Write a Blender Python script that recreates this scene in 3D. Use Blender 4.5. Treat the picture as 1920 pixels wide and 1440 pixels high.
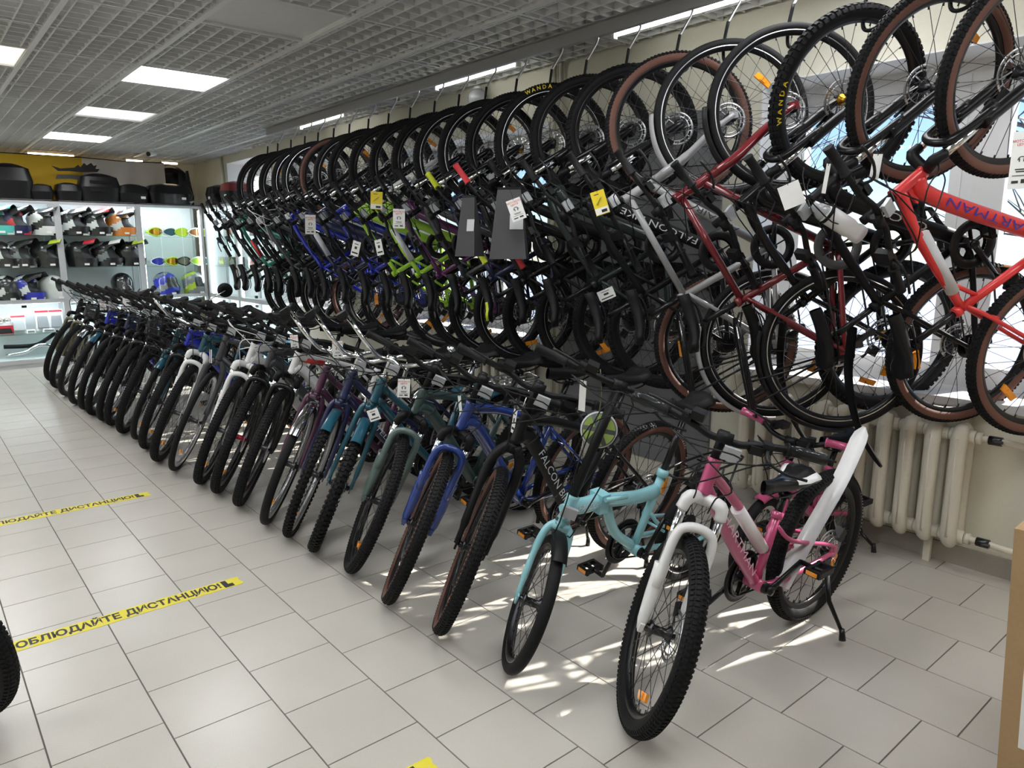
import bpy, math, random
from mathutils import Matrix, Vector
PI = math.pi
for _o in list(bpy.data.objects): bpy.data.objects.remove(_o)
SC = bpy.context.scene
COL = SC.collection
V = Vector

# ------------------------------------------------------------------ camera
H = 1.44
YAW, PIT = math.radians(40.07), math.radians(10.66)
_f = V((math.sin(YAW)*math.cos(PIT), math.cos(YAW)*math.cos(PIT), -math.sin(PIT)))
_r = V((math.cos(YAW), -math.sin(YAW), 0)); _u = _r.cross(_f)
cam = bpy.data.cameras.new('camera'); cam.sensor_width = 36; cam.lens = 1358.5/1920*36
cam.clip_start = 0.02; cam.clip_end = 300
camo = bpy.data.objects.new('camera', cam); COL.objects.link(camo)
camo.matrix_world = Matrix(((_r.x, _u.x, -_f.x, 0), (_r.y, _u.y, -_f.y, 0), (_r.z, _u.z, -_f.z, H), (0, 0, 0, 1)))
SC.camera = camo

# ------------------------------------------------------------------ world, sun, exposure
SUN_EL, SUN_AZ = math.radians(39), math.radians(14)       # light travels along -x, slightly +y
w = bpy.data.worlds.new('world'); SC.world = w; w.use_nodes = True
nt = w.node_tree
bg = nt.nodes['Background']
sky = nt.nodes.new('ShaderNodeTexSky'); sky.sky_type = 'NISHITA'; sky.sun_disc = False
sky.sun_elevation = SUN_EL; sky.sun_rotation = math.radians(90)+SUN_AZ
sky.air_density = 0.8; sky.dust_density = 0.2; sky.ozone_density = 4.0; sky.altitude = 200
nt.links.new(sky.outputs[0], bg.inputs[0]); bg.inputs[1].default_value = 0.145
sl = bpy.data.lights.new('sun', 'SUN'); sl.energy = 11.0; sl.angle = math.radians(0.55); sl.color = (1, .95, .88)
so = bpy.data.objects.new('sun', sl); COL.objects.link(so)
_d = V((-math.cos(SUN_EL)*math.cos(SUN_AZ), math.cos(SUN_EL)*math.sin(SUN_AZ), -math.sin(SUN_EL)))
so.rotation_euler = _d.to_track_quat('-Z', 'Y').to_euler(); so.location = (12, -3, 10)
LED = 10.8          # emission of a lit ceiling panel
TUBE = 9.0
vs = SC.view_settings; vs.view_transform = 'Standard'; vs.look = 'None'; vs.gamma = 1; vs.exposure = 0.25; vs.use_curve_mapping = False
SC.cycles.max_bounces = 5; SC.cycles.diffuse_bounces = 4; SC.cycles.transparent_max_bounces = 12; SC.cycles.glossy_bounces = 2; SC.cycles.adaptive_threshold = .025
SC.cycles.caustics_reflective = False; SC.cycles.caustics_refractive = False; SC.cycles.sample_clamp_indirect = 6

# ------------------------------------------------------------------ materials
MATS = {}
def mat(name, col=(.5, .5, .5), rough=.5, metal=0., coat=0., var=.06, scale=40., bump=0., emit=0., trans=0., spec=.5):
    """Principled material whose colour is broken up by object-space noise."""
    if name in MATS: return MATS[name]
    m = bpy.data.materials.new(name); m.use_nodes = True; n = m.node_tree.nodes; l = m.node_tree.links
    b = n['Principled BSDF']; b.inputs['Roughness'].default_value = rough; b.inputs['Metallic'].default_value = metal
    b.inputs['Coat Weight'].default_value = coat; b.inputs['Coat Roughness'].default_value = .08
    b.inputs['Specular IOR Level'].default_value = spec
    tc = n.new('ShaderNodeTexCoord'); no = n.new('ShaderNodeTexNoise'); no.inputs['Scale'].default_value = scale; no.inputs['Detail'].default_value = 3
    l.new(tc.outputs['Object'], no.inputs['Vector'])
    mx = n.new('ShaderNodeMix'); mx.data_type = 'RGBA'
    l.new(no.outputs['Fac'], mx.inputs[0])
    mx.inputs[6].default_value = (*[max(0, c*(1-var)) for c in col], 1); mx.inputs[7].default_value = (*[min(1, c*(1+var)) for c in col], 1)
    l.new(mx.outputs[2], b.inputs['Base Color'])
    if bump:
        bp = n.new('ShaderNodeBump'); bp.inputs['Strength'].default_value = bump; bp.inputs['Distance'].default_value = .002
        l.new(no.outputs['Fac'], bp.inputs['Height']); l.new(bp.outputs[0], b.inputs['Normal'])
    if emit:
        l.new(mx.outputs[2], b.inputs['Emission Color']); b.inputs['Emission Strength'].default_value = emit
    if trans: b.inputs['Transmission Weight'].default_value = trans
    MATS[name] = m; return m
def glass(name, tint=(1, 1, 1), refl=.07, rough=.0, ior=1.3):
    if name in MATS: return MATS[name]
    m = bpy.data.materials.new(name); m.use_nodes = True; n = m.node_tree.nodes; l = m.node_tree.links
    n.remove(n['Principled BSDF']); out = n['Material Output']
    t = n.new('ShaderNodeBsdfTransparent'); t.inputs[0].default_value = (*tint, 1)
    g = n.new('ShaderNodeBsdfGlossy'); g.inputs['Roughness'].default_value = rough; g.inputs[0].default_value = (.95, 1, .98, 1)
    fr = n.new('ShaderNodeFresnel'); fr.inputs[0].default_value = ior
    no = n.new('ShaderNodeTexNoise'); no.inputs['Scale'].default_value = 3
    ml = n.new('ShaderNodeMath'); ml.operation = 'MULTIPLY_ADD'; ml.inputs[1].default_value = .02; l.new(no.outputs['Fac'], ml.inputs[0]); l.new(fr.outputs[0], ml.inputs[2])
    mx = n.new('ShaderNodeMixShader'); ge = n.new('ShaderNodeNewGeometry'); iv = n.new('ShaderNodeMath'); iv.operation = 'SUBTRACT'; iv.inputs[0].default_value = 1; l.new(ge.outputs['Backfacing'], iv.inputs[1])
    m2 = n.new('ShaderNodeMath'); m2.operation = 'MULTIPLY'; l.new(ml.outputs[0], m2.inputs[0]); l.new(iv.outputs[0], m2.inputs[1])   # one reflection per sheet
    l.new(m2.outputs[0], mx.inputs[0]); l.new(t.outputs[0], mx.inputs[1]); l.new(g.outputs[0], mx.inputs[2])
    l.new(mx.outputs[0], out.inputs[0]); MATS[name] = m; return m

M = {}
def dm(k, *a, **kw): M[k] = mat(k, *a, **kw)
dm('rubber', (.009, .009, .010), .7, bump=.25, scale=160, spec=.22)
dm('tan', (.14, .06, .042), .7); dm('black', (.006, .006, .007), .3, coat=.2, spec=.3); dm('matte', (.006, .006, .007), .48, spec=.25)
dm('plastic', (.008, .008, .009), .38, spec=.3); dm('grip', (.008, .008, .009), .6, bump=.3, scale=250, spec=.25)
dm('chrome', (.78, .79, .8), .12, 1.); dm('alu', (.6, .61, .63), .28, 1.); dm('steel', (.42, .42, .43), .3, 1.); dm('darksteel', (.07, .07, .075), .3, 1.)
dm('white', (.82, .82, .82), .35, coat=.4); dm('paper', (.86, .86, .84), .8); dm('sleeve', (.62, .63, .65), .7, bump=.2)
dm('orange', (.95, .35, .02), .2, coat=.6); dm('redlens', (.6, .015, .02), .2, coat=.6); dm('clear', (.42, .44, .46), .18, coat=.8, bump=.6, scale=300)
dm('yellow', (.85, .66, .03), .55); dm('lime', (.42, .75, .05), .35, coat=.5); dm('yellowgreen', (.62, .70, .03), .5); dm('redgrip', (.62, .04, .05), .6)
dm('pink', (.50, .072, .19), .28, coat=.7); dm('aqua', (.30, .62, .68), .3, coat=.6); dm('blue', (.012, .042, .23), .25, coat=.8)
dm('greygreen', (.10, .15, .14), .3, coat=.6); dm('darkgreen', (.03, .065, .06), .3, coat=.6); dm('teal', (.010, .085, .125), .28, coat=.7)
dm('navy', (.015, .02, .075), .3, coat=.6); dm('purple', (.075, .02, .055), .28, coat=.7); dm('violet', (.12, .012, .11), .3, coat=.6)
dm('grey', (.05, .053, .058), .4, coat=.4); dm('silver', (.36, .365, .37), .35, coat=.4); dm('deepgreen', (.012, .024, .021), .35, coat=.4); dm('red', (.17, .006, .012), .28, coat=.7); dm('brightred', (.72, .03, .03), .4, coat=.4)
dm('royal', (.012, .025, .42), .25, coat=.8); dm('green', (.02, .28, .20), .3, coat=.6); dm('gold', (.65, .33, .03), .25, .9); dm('maroonhub', (.4, .02, .06), .3, .6)
dm('olive', (.16, .15, .10), .35, .5); dm('skyblue', (.014, .10, .15), .3, coat=.6); dm('letter', (.75, .76, .78), .5); dm('letterblue', (.05, .03, .30), .4); dm('letterpink', (.80, .50, .62), .5); dm('letterdark', (.02, .02, .022), .5); dm('letterred', (.6, .03, .03), .5)
dm('cablewhite', (.75, .75, .74), .4)

# ------------------------------------------------------------------ mesh builder
class MB:
    def __init__(s): s.v = []; s.f = []; s.m = []; s.sm = []
    def face(s, idx, m=0, smooth=False): s.f.append(idx); s.m.append(m); s.sm.append(smooth)
    def box(s, c, d, m=0, R=None, taper=(1, 1)):
        b = len(s.v); c = V(c)
        for z in (-.5, .5):
            for x, y in ((-.5, -.5), (.5, -.5), (.5, .5), (-.5, .5)):
                k = taper if z > 0 else (1, 1)
                p = V((x*d[0]*k[0], y*d[1]*k[1], z*d[2]))
                s.v.append(c+(R @ p if R else p))
        for q in ((3, 2, 1, 0), (4, 5, 6, 7), (0, 1, 5, 4), (1, 2, 6, 5), (2, 3, 7, 6), (3, 0, 4, 7)): s.face([b+i for i in q], m)
        return s
    def bar(s, p, q, d, m=0, up=(0, 0, 1)):
        """box beam from p to q with section d=(width, height)"""
        p, q = V(p), V(q); x = (q-p); L = x.length; x.normalize(); y = V(up).cross(x)
        if y.length < 1e-4: y = V((0, 1, 0)).cross(x)
        y.normalize(); z = x.cross(y)
        return s.box((p+q)/2, (L, d[0], d[1]), m, Matrix((x, y, z)).transposed())
    def tube(s, pts, r, n=8, m=0, cap=True, closed=False, sx=1., ref=None):
        pts = [V(p) for p in pts]; k = len(pts)
        rr = r if isinstance(r, (list, tuple)) else [r]*k
        base = len(s.v); a = None
        for i in range(k):
            t = (pts[(i+1) % k]-pts[i-1]) if closed else (pts[min(i+1, k-1)]-pts[max(i-1, 0)])
            if t.length < 1e-9: t = V((0, 0, 1))
            t.normalize()
            if a is None:
                h = V(ref) if ref else (V((0, 0, 1)) if abs(t.z) < .9 else V((1, 0, 0)))
                a = (h-t*h.dot(t)).normalized()
            else:
                a = a-t*a.dot(t)
                if a.length < 1e-6: a = t.orthogonal()
                a.normalize()
            b = t.cross(a)
            for j in range(n):
                an = 2*PI*(j+.5)/n
                s.v.append(pts[i]+a*(math.cos(an)*rr[i])+b*(math.sin(an)*rr[i]*sx))
        for i in range(k if closed else k-1):
            i2 = (i+1) % k
            for j in range(n):
                j2 = (j+1) % n
                s.face([base+i*n+j, base+i*n+j2, base+i2*n+j2, base+i2*n+j], m, True)
        if cap and not closed:
            s.face([base+j for j in range(n)][::-1], m); s.face([base+(k-1)*n+j for j in range(n)], m)
        return s
    def revolve(s, prof, n=32, c=(0, 0, 0), m=0, closed=True, a0=0., a1=2*PI, mats=None, axis='y', smooth=True):
        """profile of (radius, offset along axis); full turn unless a0,a1 given"""
        full = abs(a1-a0-2*PI) < 1e-6; k = len(prof); base = len(s.v); c = V(c); st = n if full else n+1
        for i in range(st):
            an = a0+(a1-a0)*i/n; ca, sa = math.cos(an), math.sin(an)
            for r, o in prof:
                p = V((ca*r, o, sa*r)) if axis == 'y' else (V((ca*r, sa*r, o)) if axis == 'z' else V((o, ca*r, sa*r)))
                s.v.append(c+p)
        for i in range(n):
            i2 = (i+1) % st
            for j in range(k if closed else k-1):
                j2 = (j+1) % k
                s.face([base+i*k+j, base+i2*k+j, base+i2*k+j2, base+i*k+j2], mats[j] if mats else m, smooth)
        return s
    def grid(s, fn, nu, nv, m=0, smooth=True, mfn=None, keep=None):
        base = len(s.v)
        for i in range(nu+1):
            for j in range(nv+1): s.v.append(V(fn(i/nu, j/nv)))
        for i in range(nu):
            for j in range(nv):
                u, v = (i+.5)/nu, (j+.5)/nv
                if keep and not keep(u, v): continue
                a = base+i*(nv+1)+j
                s.face([a, a+nv+1, a+nv+2, a+1], mfn(u, v) if mfn else m, smooth)
        return s
    def prism(s, pts2, y0, y1, m=0, plane='xz'):
        b = len(s.v); k = len(pts2)
        for y in (y0, y1):
            for p, q in pts2: s.v.append(V((p, y, q)) if plane == 'xz' else (V((p, q, y)) if plane == 'xy' else V((y, p, q))))
        s.face(list(range(b, b+k)), m); s.face(list(range(b+k, b+2*k))[::-1], m)
        for i in range(k):
            j = (i+1) % k; s.face([b+i, b+k+i, b+k+j, b+j], m)
        return s
    def xf(s, Mx): s.v = [Mx @ v for v in s.v]; return s
    def add(s, o, Mx=None, m=None):
        b = len(s.v); s.v += [(Mx @ v) if Mx else v for v in o.v]
        s.f += [[b+i for i in q] for q in o.f]; s.m += ([m]*len(o.f) if m is not None else o.m); s.sm += o.sm; return s
    def mesh(s, name):
        me = bpy.data.meshes.new(name); me.from_pydata([tuple(v) for v in s.v], [], s.f)
        me.polygons.foreach_set('material_index', s.m); me.polygons.foreach_set('use_smooth', s.sm)
        for _ in range(max(s.m, default=0)+1): me.materials.append(None)
        me.update(); return me

def spline(P, k=6, closed=False):
    P = [V(p) for p in P]; n = len(P); out = []
    for i in range(n if closed else n-1):
        a = P[(i-1) % n] if (closed or i > 0) else P[0]*2-P[1]
        b, c = P[i], P[(i+1) % n]
        d = P[(i+2) % n] if (closed or i+2 < n) else P[-1]*2-P[-2]
        for j in range(k):
            t = j/k
            out.append(.5*((2*b)+(c-a)*t+(2*a-5*b+4*c-d)*t*t+(3*b-a-3*c+d)*t**3))
    if not closed: out.append(P[-1])
    return out

MESH = {}
def mesh(key, fn):
    if key not in MESH: MESH[key] = fn().mesh(str(key[0] if isinstance(key, tuple) else key))
    return MESH[key]
def ob(name, me, mats, parent=None, mx=None):
    if isinstance(me, MB): me = me.mesh(name)
    o = bpy.data.objects.new(name, me); COL.objects.link(o)
    if not isinstance(mats, (list, tuple)): mats = [mats]
    for i, sl_ in enumerate(o.material_slots):
        sl_.link = 'OBJECT'; mm = mats[min(i, len(mats)-1)]; sl_.material = M[mm] if isinstance(mm, str) else mm
    if parent: o.parent = parent
    if mx is not None: o.matrix_local = mx
    return o
def tag(o, label, cat, group=None, kind=None):
    if label: o['label'] = label
    if cat: o['category'] = cat
    if group: o['group'] = group
    if kind: o['kind'] = kind
    return o
def empty(name, mx=None, loc=None):
    o = bpy.data.objects.new(name, None); COL.objects.link(o); o.empty_display_size = .1
    if loc is not None: o.location = loc
    if mx is not None: o.matrix_world = mx
    return o
def struct(name, mb, mats, parent=None, mx=None):
    o = ob(name, mb, mats, parent, mx)
    if not parent: o['kind'] = 'structure'
    return o
TX = {}
def textmesh(txt, size=1., bold=0.0, ext=.0):
    key = (txt, bold)
    if key not in TX:
        c = bpy.data.curves.new('text', 'FONT'); c.body = txt; c.align_x = 'CENTER'; c.align_y = 'CENTER'; c.resolution_u = 2; c.offset = bold
        o = bpy.data.objects.new('text', c); COL.objects.link(o)
        dg = bpy.context.evaluated_depsgraph_get(); me = bpy.data.meshes.new_from_object(o.evaluated_get(dg))
        bpy.data.objects.remove(o); me.materials.clear(); me.materials.append(None); TX[key] = me
    return TX[key]
def frame(x, y, z, o):
    """matrix with columns x,y,z and origin o"""
    x, y, z, o = V(x), V(y), V(z), V(o)
    return Matrix(((x.x, y.x, z.x, o.x), (x.y, y.y, z.y, o.y), (x.z, y.z, z.z, o.z), (0, 0, 0, 1)))
def sc(m, k, ky=None, kz=1): return m @ Matrix.Diagonal((k, ky or k, kz, 1))
def pix(x, y):
    return _f+_r*((x-960)/1358.5)+_u*((720-y)/1358.5)
# ------------------------------------------------------------------ the room
WX, CZ = 3.6, 2.65           # window wall face, ceiling height
BY = 11.6                     # far wall
def noise_mat(name, c1, c2, scale, rough, bump=.1, spec=.5, fine=None, coat=0.):
    m = bpy.data.materials.new(name); m.use_nodes = True; n = m.node_tree.nodes; l = m.node_tree.links; b = n['Principled BSDF']
    tc = n.new('ShaderNodeTexCoord'); oi = n.new('ShaderNodeObjectInfo')
    ad = n.new('ShaderNodeVectorMath'); ad.operation = 'ADD'; l.new(tc.outputs['Object'], ad.inputs[0]); l.new(oi.outputs['Location'], ad.inputs[1])
    n1 = n.new('ShaderNodeTexNoise'); n1.inputs['Scale'].default_value = scale; n1.inputs['Detail'].default_value = 6; l.new(ad.outputs[0], n1.inputs['Vector'])
    n2 = n.new('ShaderNodeTexNoise'); n2.inputs['Scale'].default_value = fine or scale*40; n2.inputs['Detail'].default_value = 2; l.new(ad.outputs[0], n2.inputs['Vector'])
    ma = n.new('ShaderNodeMath'); ma.operation = 'MULTIPLY_ADD'; ma.inputs[1].default_value = .55; ma.inputs[2].default_value = -.04
    a2 = n.new('ShaderNodeMath'); a2.operation = 'ADD'; l.new(n1.outputs['Fac'], a2.inputs[0]); l.new(n2.outputs['Fac'], a2.inputs[1]); l.new(a2.outputs[0], ma.inputs[0])
    r2 = n.new('ShaderNodeMath'); r2.operation = 'MULTIPLY_ADD'; r2.inputs[1].default_value = .12; l.new(oi.outputs['Random'], r2.inputs[0]); l.new(ma.outputs[0], r2.inputs[2])
    mx = n.new('ShaderNodeMix'); mx.data_type = 'RGBA'; l.new(r2.outputs[0], mx.inputs[0]); mx.inputs[6].default_value = (*c1, 1); mx.inputs[7].default_value = (*c2, 1)
    l.new(mx.outputs[2], b.inputs['Base Color']); b.inputs['Roughness'].default_value = rough; b.inputs['Specular IOR Level'].default_value = spec; b.inputs['Coat Weight'].default_value = coat
    if bump:
        bp = n.new('ShaderNodeBump'); bp.inputs['Strength'].default_value = bump; bp.inputs['Distance'].default_value = .001; l.new(n2.outputs['Fac'], bp.inputs['Height']); l.new(bp.outputs[0], b.inputs['Normal'])
    M[name] = m; return m
noise_mat('floor_tile', (.43, .405, .355), (.60, .575, .52), 3., .25, .05, .5, 260)
noise_mat('grout', (.10, .09, .08), (.16, .145, .13), 8., .9)
noise_mat('plaster', (.64, .62, .52), (.74, .72, .61), 1.5, .7, .06, .3)
noise_mat('soffit', (.70, .70, .68), (.80, .80, .78), 2., .6)
noise_mat('slab', (.08, .08, .08), (.12, .12, .12), 3., .9)
noise_mat('enamel', (.58, .55, .46), (.70, .67, .57), 5., .42, .1, .5, 60)
noise_mat('pvc', (.78, .79, .80), (.86, .87, .88), 2., .35)
noise_mat('sill', (.66, .66, .66), (.76, .76, .76), 2., .4)
noise_mat('slatboard', (.15, .155, .165), (.21, .215, .225), 4., .5)
noise_mat('grille', (.62, .625, .62), (.72, .725, .72), 2., .5)
noise_mat('cardboard', (.36, .235, .125), (.46, .31, .17), 6., .85, .2, .2, 120)
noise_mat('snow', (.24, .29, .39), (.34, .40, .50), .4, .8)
noise_mat('dirtywall', (.26, .25, .22), (.42, .40, .36), 4., .85)
GL = glass('window_glass'); CG = glass('case_glass', (.97, .99, .98), ior=1.12); SG = glass('shelf_glass', (.80, .90, .87))

# floor: slab in grout colour, tiles 300 mm laid with a third offset
fl = struct('floor', MB().box((.3, 4.9, -.06), (6.9, 14.2, .114)), 'grout')
def tile_y0(c): return (2.824-.1*c) % .3
tiles = []
for c in range(-11, 12):
    x0 = .169+.3*c; x1 = x0+.3
    if x0 < -3.1 or x0 > WX-.02: continue
    x1 = min(x1, WX)
    k = -6
    while True:
        y0 = tile_y0(c)+.3*k; k += 1
        if y0 > BY: break
        if y0 < -2.0: continue
        tiles.append((x0, x1, y0, min(y0+.3, BY)))
def in_view(x, y, z):
    d = V((x, y, z-H)); t = d.dot(_f)
    if t < .2: return False
    return abs(d.dot(_r)/t*1358.5) < 1010 and abs(d.dot(_u)/t*1358.5) < 770
tiles.sort(key=lambda t: ((t[0]+.15)**2+(t[2]+.15)**2) if in_view(t[0]+.15, t[2]+.15, 0) else 1e6)
G = .0015
def tile_mb(dx, dy): return MB().box((dx/2, dy/2, -.004), (dx-2*G, dy-2*G, .008), 0, None, (.994, .994))
near = [t for t in tiles[:300]]
for x0, x1, y0, y1 in near:
    dx, dy = round(x1-x0, 3), round(y1-y0, 3)
    ob('floor_tile', mesh(('floor_tile', dx, dy), lambda: tile_mb(dx, dy)), 'floor_tile', fl, Matrix.Translation((x0, y0, 0)))
far = MB()
for x0, x1, y0, y1 in tiles[300:]: far.add(tile_mb(x1-x0, y1-y0), Matrix.Translation((x0, y0, 0)))
o = ob('floor_tiling', far, 'floor_tile', fl); o['kind'] = 'stuff'

# window wall with openings
WIN = [(-1.75, -.05, .77, 2.285), (.70, 2.23, .77, 2.285), (3.87, 5.75, .77, 2.30), (6.95, 8.35, .77, 2.45), (8.75, 10.25, .77, 2.56)]  # first opening is an added, unseen window giving sky fill to the near floor
TH = .42
wm = MB()
ys = -2.2
for a, b, z0, z1 in WIN:
    wm.box((WX+TH/2, (ys+a)/2, 1.5), (TH, a-ys, 3.0)); wm.box((WX+TH/2, (a+b)/2, z0/2), (TH, b-a, z0)); wm.box((WX+TH/2, (a+b)/2, (z1+3)/2), (TH, b-a, 3-z1)); ys = b
wm.box((WX+TH/2, (ys+BY+.2)/2, 1.5), (TH, BY+.2-ys, 3.0))
struct('wall_right', wm, 'plaster')
struct('wall_back', MB().box((.3, BY+.1, 1.5), (6.9, .2, 3)), 'plaster')
struct('wall_left', MB().box((-3.2, 4.9, 1.5), (.2, 14.2, 3)), 'plaster')
struct('wall_front', MB().box((.3, -2.2, 1.5), (6.9, .2, 3)), 'plaster')
struct('baseboard_right', MB().box((WX-.006, .9, .045), (.012, 3.0, .09)), 'dirtywall')
for i, (a, b, z0, z1) in enumerate(WIN):
    X = WX+.30
    root = empty('window_%d' % (i+1), loc=(X, (a+b)/2, z0)); root['kind'] = 'structure'
    L = Matrix.Translation((-X, -(a+b)/2, -z0))
    fr = MB(); t = .065
    fr.box((X, (a+b)/2, z0+t/2), (.07, b-a-2*t, t)).box((X, (a+b)/2, z1-t), (.07, b-a-2*t, 2*t)).box((X, a+t/2, (z0+z1)/2), (.07, t, z1-z0)).box((X, b-t/2, (z0+z1)/2), (.07, t, z1-z0))
    ob('window_frame', fr.xf(L), 'pvc', root)
    mu = [1.265] if i == 1 else [(a+b)/2]
    for y in mu: ob('mullion', MB().box((X, y, (z0+z1)/2), (.075, .13, z1-z0-2*t)).xf(L), 'pvc', root)
    zt = z1-.40
    cells = []; e = [a+t]+[q for y in mu for q in (y-.065, y+.065)]+[b-t]
    for j in range(0, len(e), 2):
        y0, y1 = e[j], e[j+1]
        ob('sash', MB().box((X-.01, y0+.025, (z0+z1)/2), (.07, .05, z1-z0-2*t)).box((X-.01, y1-.025, (z0+z1)/2), (.07, .05, z1-z0-2*t)).box((X-.01, (y0+y1)/2, z0+t+.025), (.07, y1-y0-.1, .05)).box((X-.01, (y0+y1)/2, z1-2*t-.025), (.07, y1-y0-.1, .05)).xf(L), 'pvc', root)
        ob('pane', MB().box((X, (y0+y1)/2, (z0+z1)/2), (.006, y1-y0-.08, z1-z0-2*t-.08)).xf(L), GL, root)
    ob('reveal', MB().box((X-.16, a+.004, (z0+z1)/2), (.30, .008, z1-z0)).box((X-.16, b-.004, (z0+z1)/2), (.30, .008, z1-z0)).box((X-.16, (a+b)/2, z1-.004), (.30, b-a, .008)).xf(L), 'soffit', root)
    ob('window_sill', MB().box((WX+.10, (a+b)/2, z0-.004), (.34, b-a+.10, .036)).xf(L), 'sill', root)

# grid ceiling: open louvre panels in T-bars with a dark slab above
PX, PY = .617, .617
X0, Y0 = .80, 5.585
ce = struct('ceiling', MB().box((.3, 4.9, 3.03), (6.9, 14.2, .1)), 'slab')
lamps = {(1, 0): LED, (1, 3): LED*.075, (1, 6): LED, (-1, 0): LED*.11, (1, -3): 0, (-1, 3): LED, (-1, 6): LED, (-1, -3): LED, (-1, -6): LED, (-1, -9): LED, (-3, 0): LED, (-3, 3): LED, (-3, -3): LED, (-3, -6): LED, (-3, 6): LED, (1, -6): LED, (1, -9): LED, (3, -7): LED, (3, -10): LED, (-5, 0): LED, (-5, 3): LED, (-5, -3): LED, (-5, -6): LED}  # panels without an own label are added out of view to light the shop
def grille_mb(cells=6):
    g = MB(); n = 6; hh = .056; wd = PX*cells/6
    for i in range(n):
        q = (i+.5)*PX/n
        if i < cells: g.box((q, PY/2, CZ+hh/2), (.008, PY-.02, hh))
        g.box((wd/2, q, CZ+hh/2-.001), (wd-.02, .008, hh-.004))
    return g
for i in range(-3, 5):
    for j in range(-7, 10):
        if (i, j) in lamps: continue
        x, y = X0+PX*i, Y0+PY*j
        if y+PY > BY+.3: continue
        if not any(in_view(x+a*PX, y+b*PY, CZ) for a in (0, 1) for b in (0, 1)) and not (i >= 0 and j > -7): continue
        half = x+PX > WX
        ob('louvre_panel', mesh('louvre_panel_half' if half else 'louvre_panel', lambda: grille_mb(3 if half else 6)), 'grille', ce, Matrix.Translation((x, y, 0)))
for i in range(-5, 5):
    ob('ceiling_runner', MB().box((X0+PX*i, 4.9, CZ+.012), (.030, 13.3, .04)), 'grille', ce)
for j in range(-7, 10):
    ob('cross_bar', MB().box((.3, Y0+PY*j, CZ+.014), (6.58, .018, .034)), 'grille', ce)
dm('panel_off', (.62, .62, .61), .5)
def dm_emit(k, col, s): M[k] = mat(k, col, .5, emit=s, var=.01)
LBL = {(1, 0): 'bright square ceiling light panel nearest the black bike row, fully lit', (1, 3): 'ceiling light panel, second lit one in the main line', (1, 6): 'lit ceiling light panel closest to the display cases in the main line',
       (-1, 0): 'warm lit ceiling panel cut by the edge of the picture', (1, -3): 'unlit pale ceiling light panel above the aisle'}
for (i, j), e in lamps.items():
    x, y = X0+PX*(i+.5), Y0+PY*(j+.5)
    r_ = empty('ceiling_light', loc=(x, y, CZ))
    tag(r_, LBL.get((i, j), 'unseen square ceiling light panel added to light the shop'), 'ceiling light', 'square ceiling light panels')
    ob('light_frame', MB().box((-.295, 0, .012), (.016, .606, .03)).box((.295, 0, .012), (.016, .606, .03)).box((0, -.295, .012), (.574, .016, .03)).box((0, .295, .012), (.574, .016, .03)), 'grille', r_)
    if e:
        k = 'led_%.1f_%d' % (e, (i, j) == (-1, 0)); dm_emit(k, (1, .93, .82) if (i, j) == (-1, 0) else (.97, .98, 1), e)
    else: k = 'panel_off'
    ob('diffuser', MB().box((0, 0, .016), (.572, .572, .012)), k, r_)

# hook rail with its suspension wires
RX, RZ = 3.06, 2.56
rl = empty('hook_rail', loc=(RX, 3.6, RZ)); tag(rl, 'long grey steel rail under the ceiling carrying the bike hooks', 'rail')
dm('railpaint', (.30, .30, .305), .5)
ob('beam', MB().box((0, -.2, .034), (.03, 8.2, .068)).box((-.02, -.2, .066), (.05, 8.2, .006)), 'railpaint', rl)
for q in range(8): ob('suspension_wire', MB().tube([(0, -3.6+q, .055), (0, -3.6+q, .36)], .0025, 5), 'steel', rl)
# tube lamps between rail and wall
dm_emit('tube_light', (1, .99, .93), TUBE)
for y, lab in ((6.65, 'slim tube lamp under the ceiling above the far hanging bikes'), (4.27, 'slim tube lamp near the round glass wall lamp'), (2.5, 'slim tube lamp above the brown-walled hanging wheels'), (.9, 'slim tube lamp above the nearest hanging bikes')):
    t_ = empty('tube_lamp', loc=(3.25, y, CZ-.035)); tag(t_, lab, 'lamp', 'tube lamps above the rail')
    ob('batten', MB().box((0, 0, .02), (.05, 1.0, .03)), 'white', t_)
    ob('tube', MB().tube([(0, -.46, -.005), (0, .46, -.005)], .009, 10), 'tube_light', t_)
    for q in (-.47, .47): ob('end_cap', MB().box((0, q, -.003), (.03, .02, .04)), 'white', t_)
g_ = empty('globe_lamp', loc=(WX-.085, 4.58, 2.545)); tag(g_, 'round glass globe lamp on the wall below the ceiling', 'lamp')
ob('globe', MB().grid(lambda u, v: (.075*math.sin(PI*u)*math.cos(2*PI*v), .075*math.sin(PI*u)*math.sin(2*PI*v), -.075*math.cos(PI*u)), 10, 16), 'clear', g_)
ob('bracket', MB().tube([(.08, 0, .04), (.0, 0, .09), (0, 0, .07)], .012, 8).revolve([(.0, 0), (.03, 0), (.03, .02), (0, .02)], 14, (0, 0, .065), axis='z'), 'white', g_)

# slatwall panel between the windows
sp = empty('slatwall_panel', loc=(WX, 3.07, 0)); tag(sp, 'grey slatwall panel with horizontal grooves between two windows', 'wall panel')
for k in range(21): ob('slat', mesh('slat', lambda: MB().box((-.009, 0, 0), (.018, 1.25, .094)).box((-.004, 0, .05), (.006, 1.25, .01))), 'slatboard', sp, Matrix.Translation((0, 0, .15+.1*k)))
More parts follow.
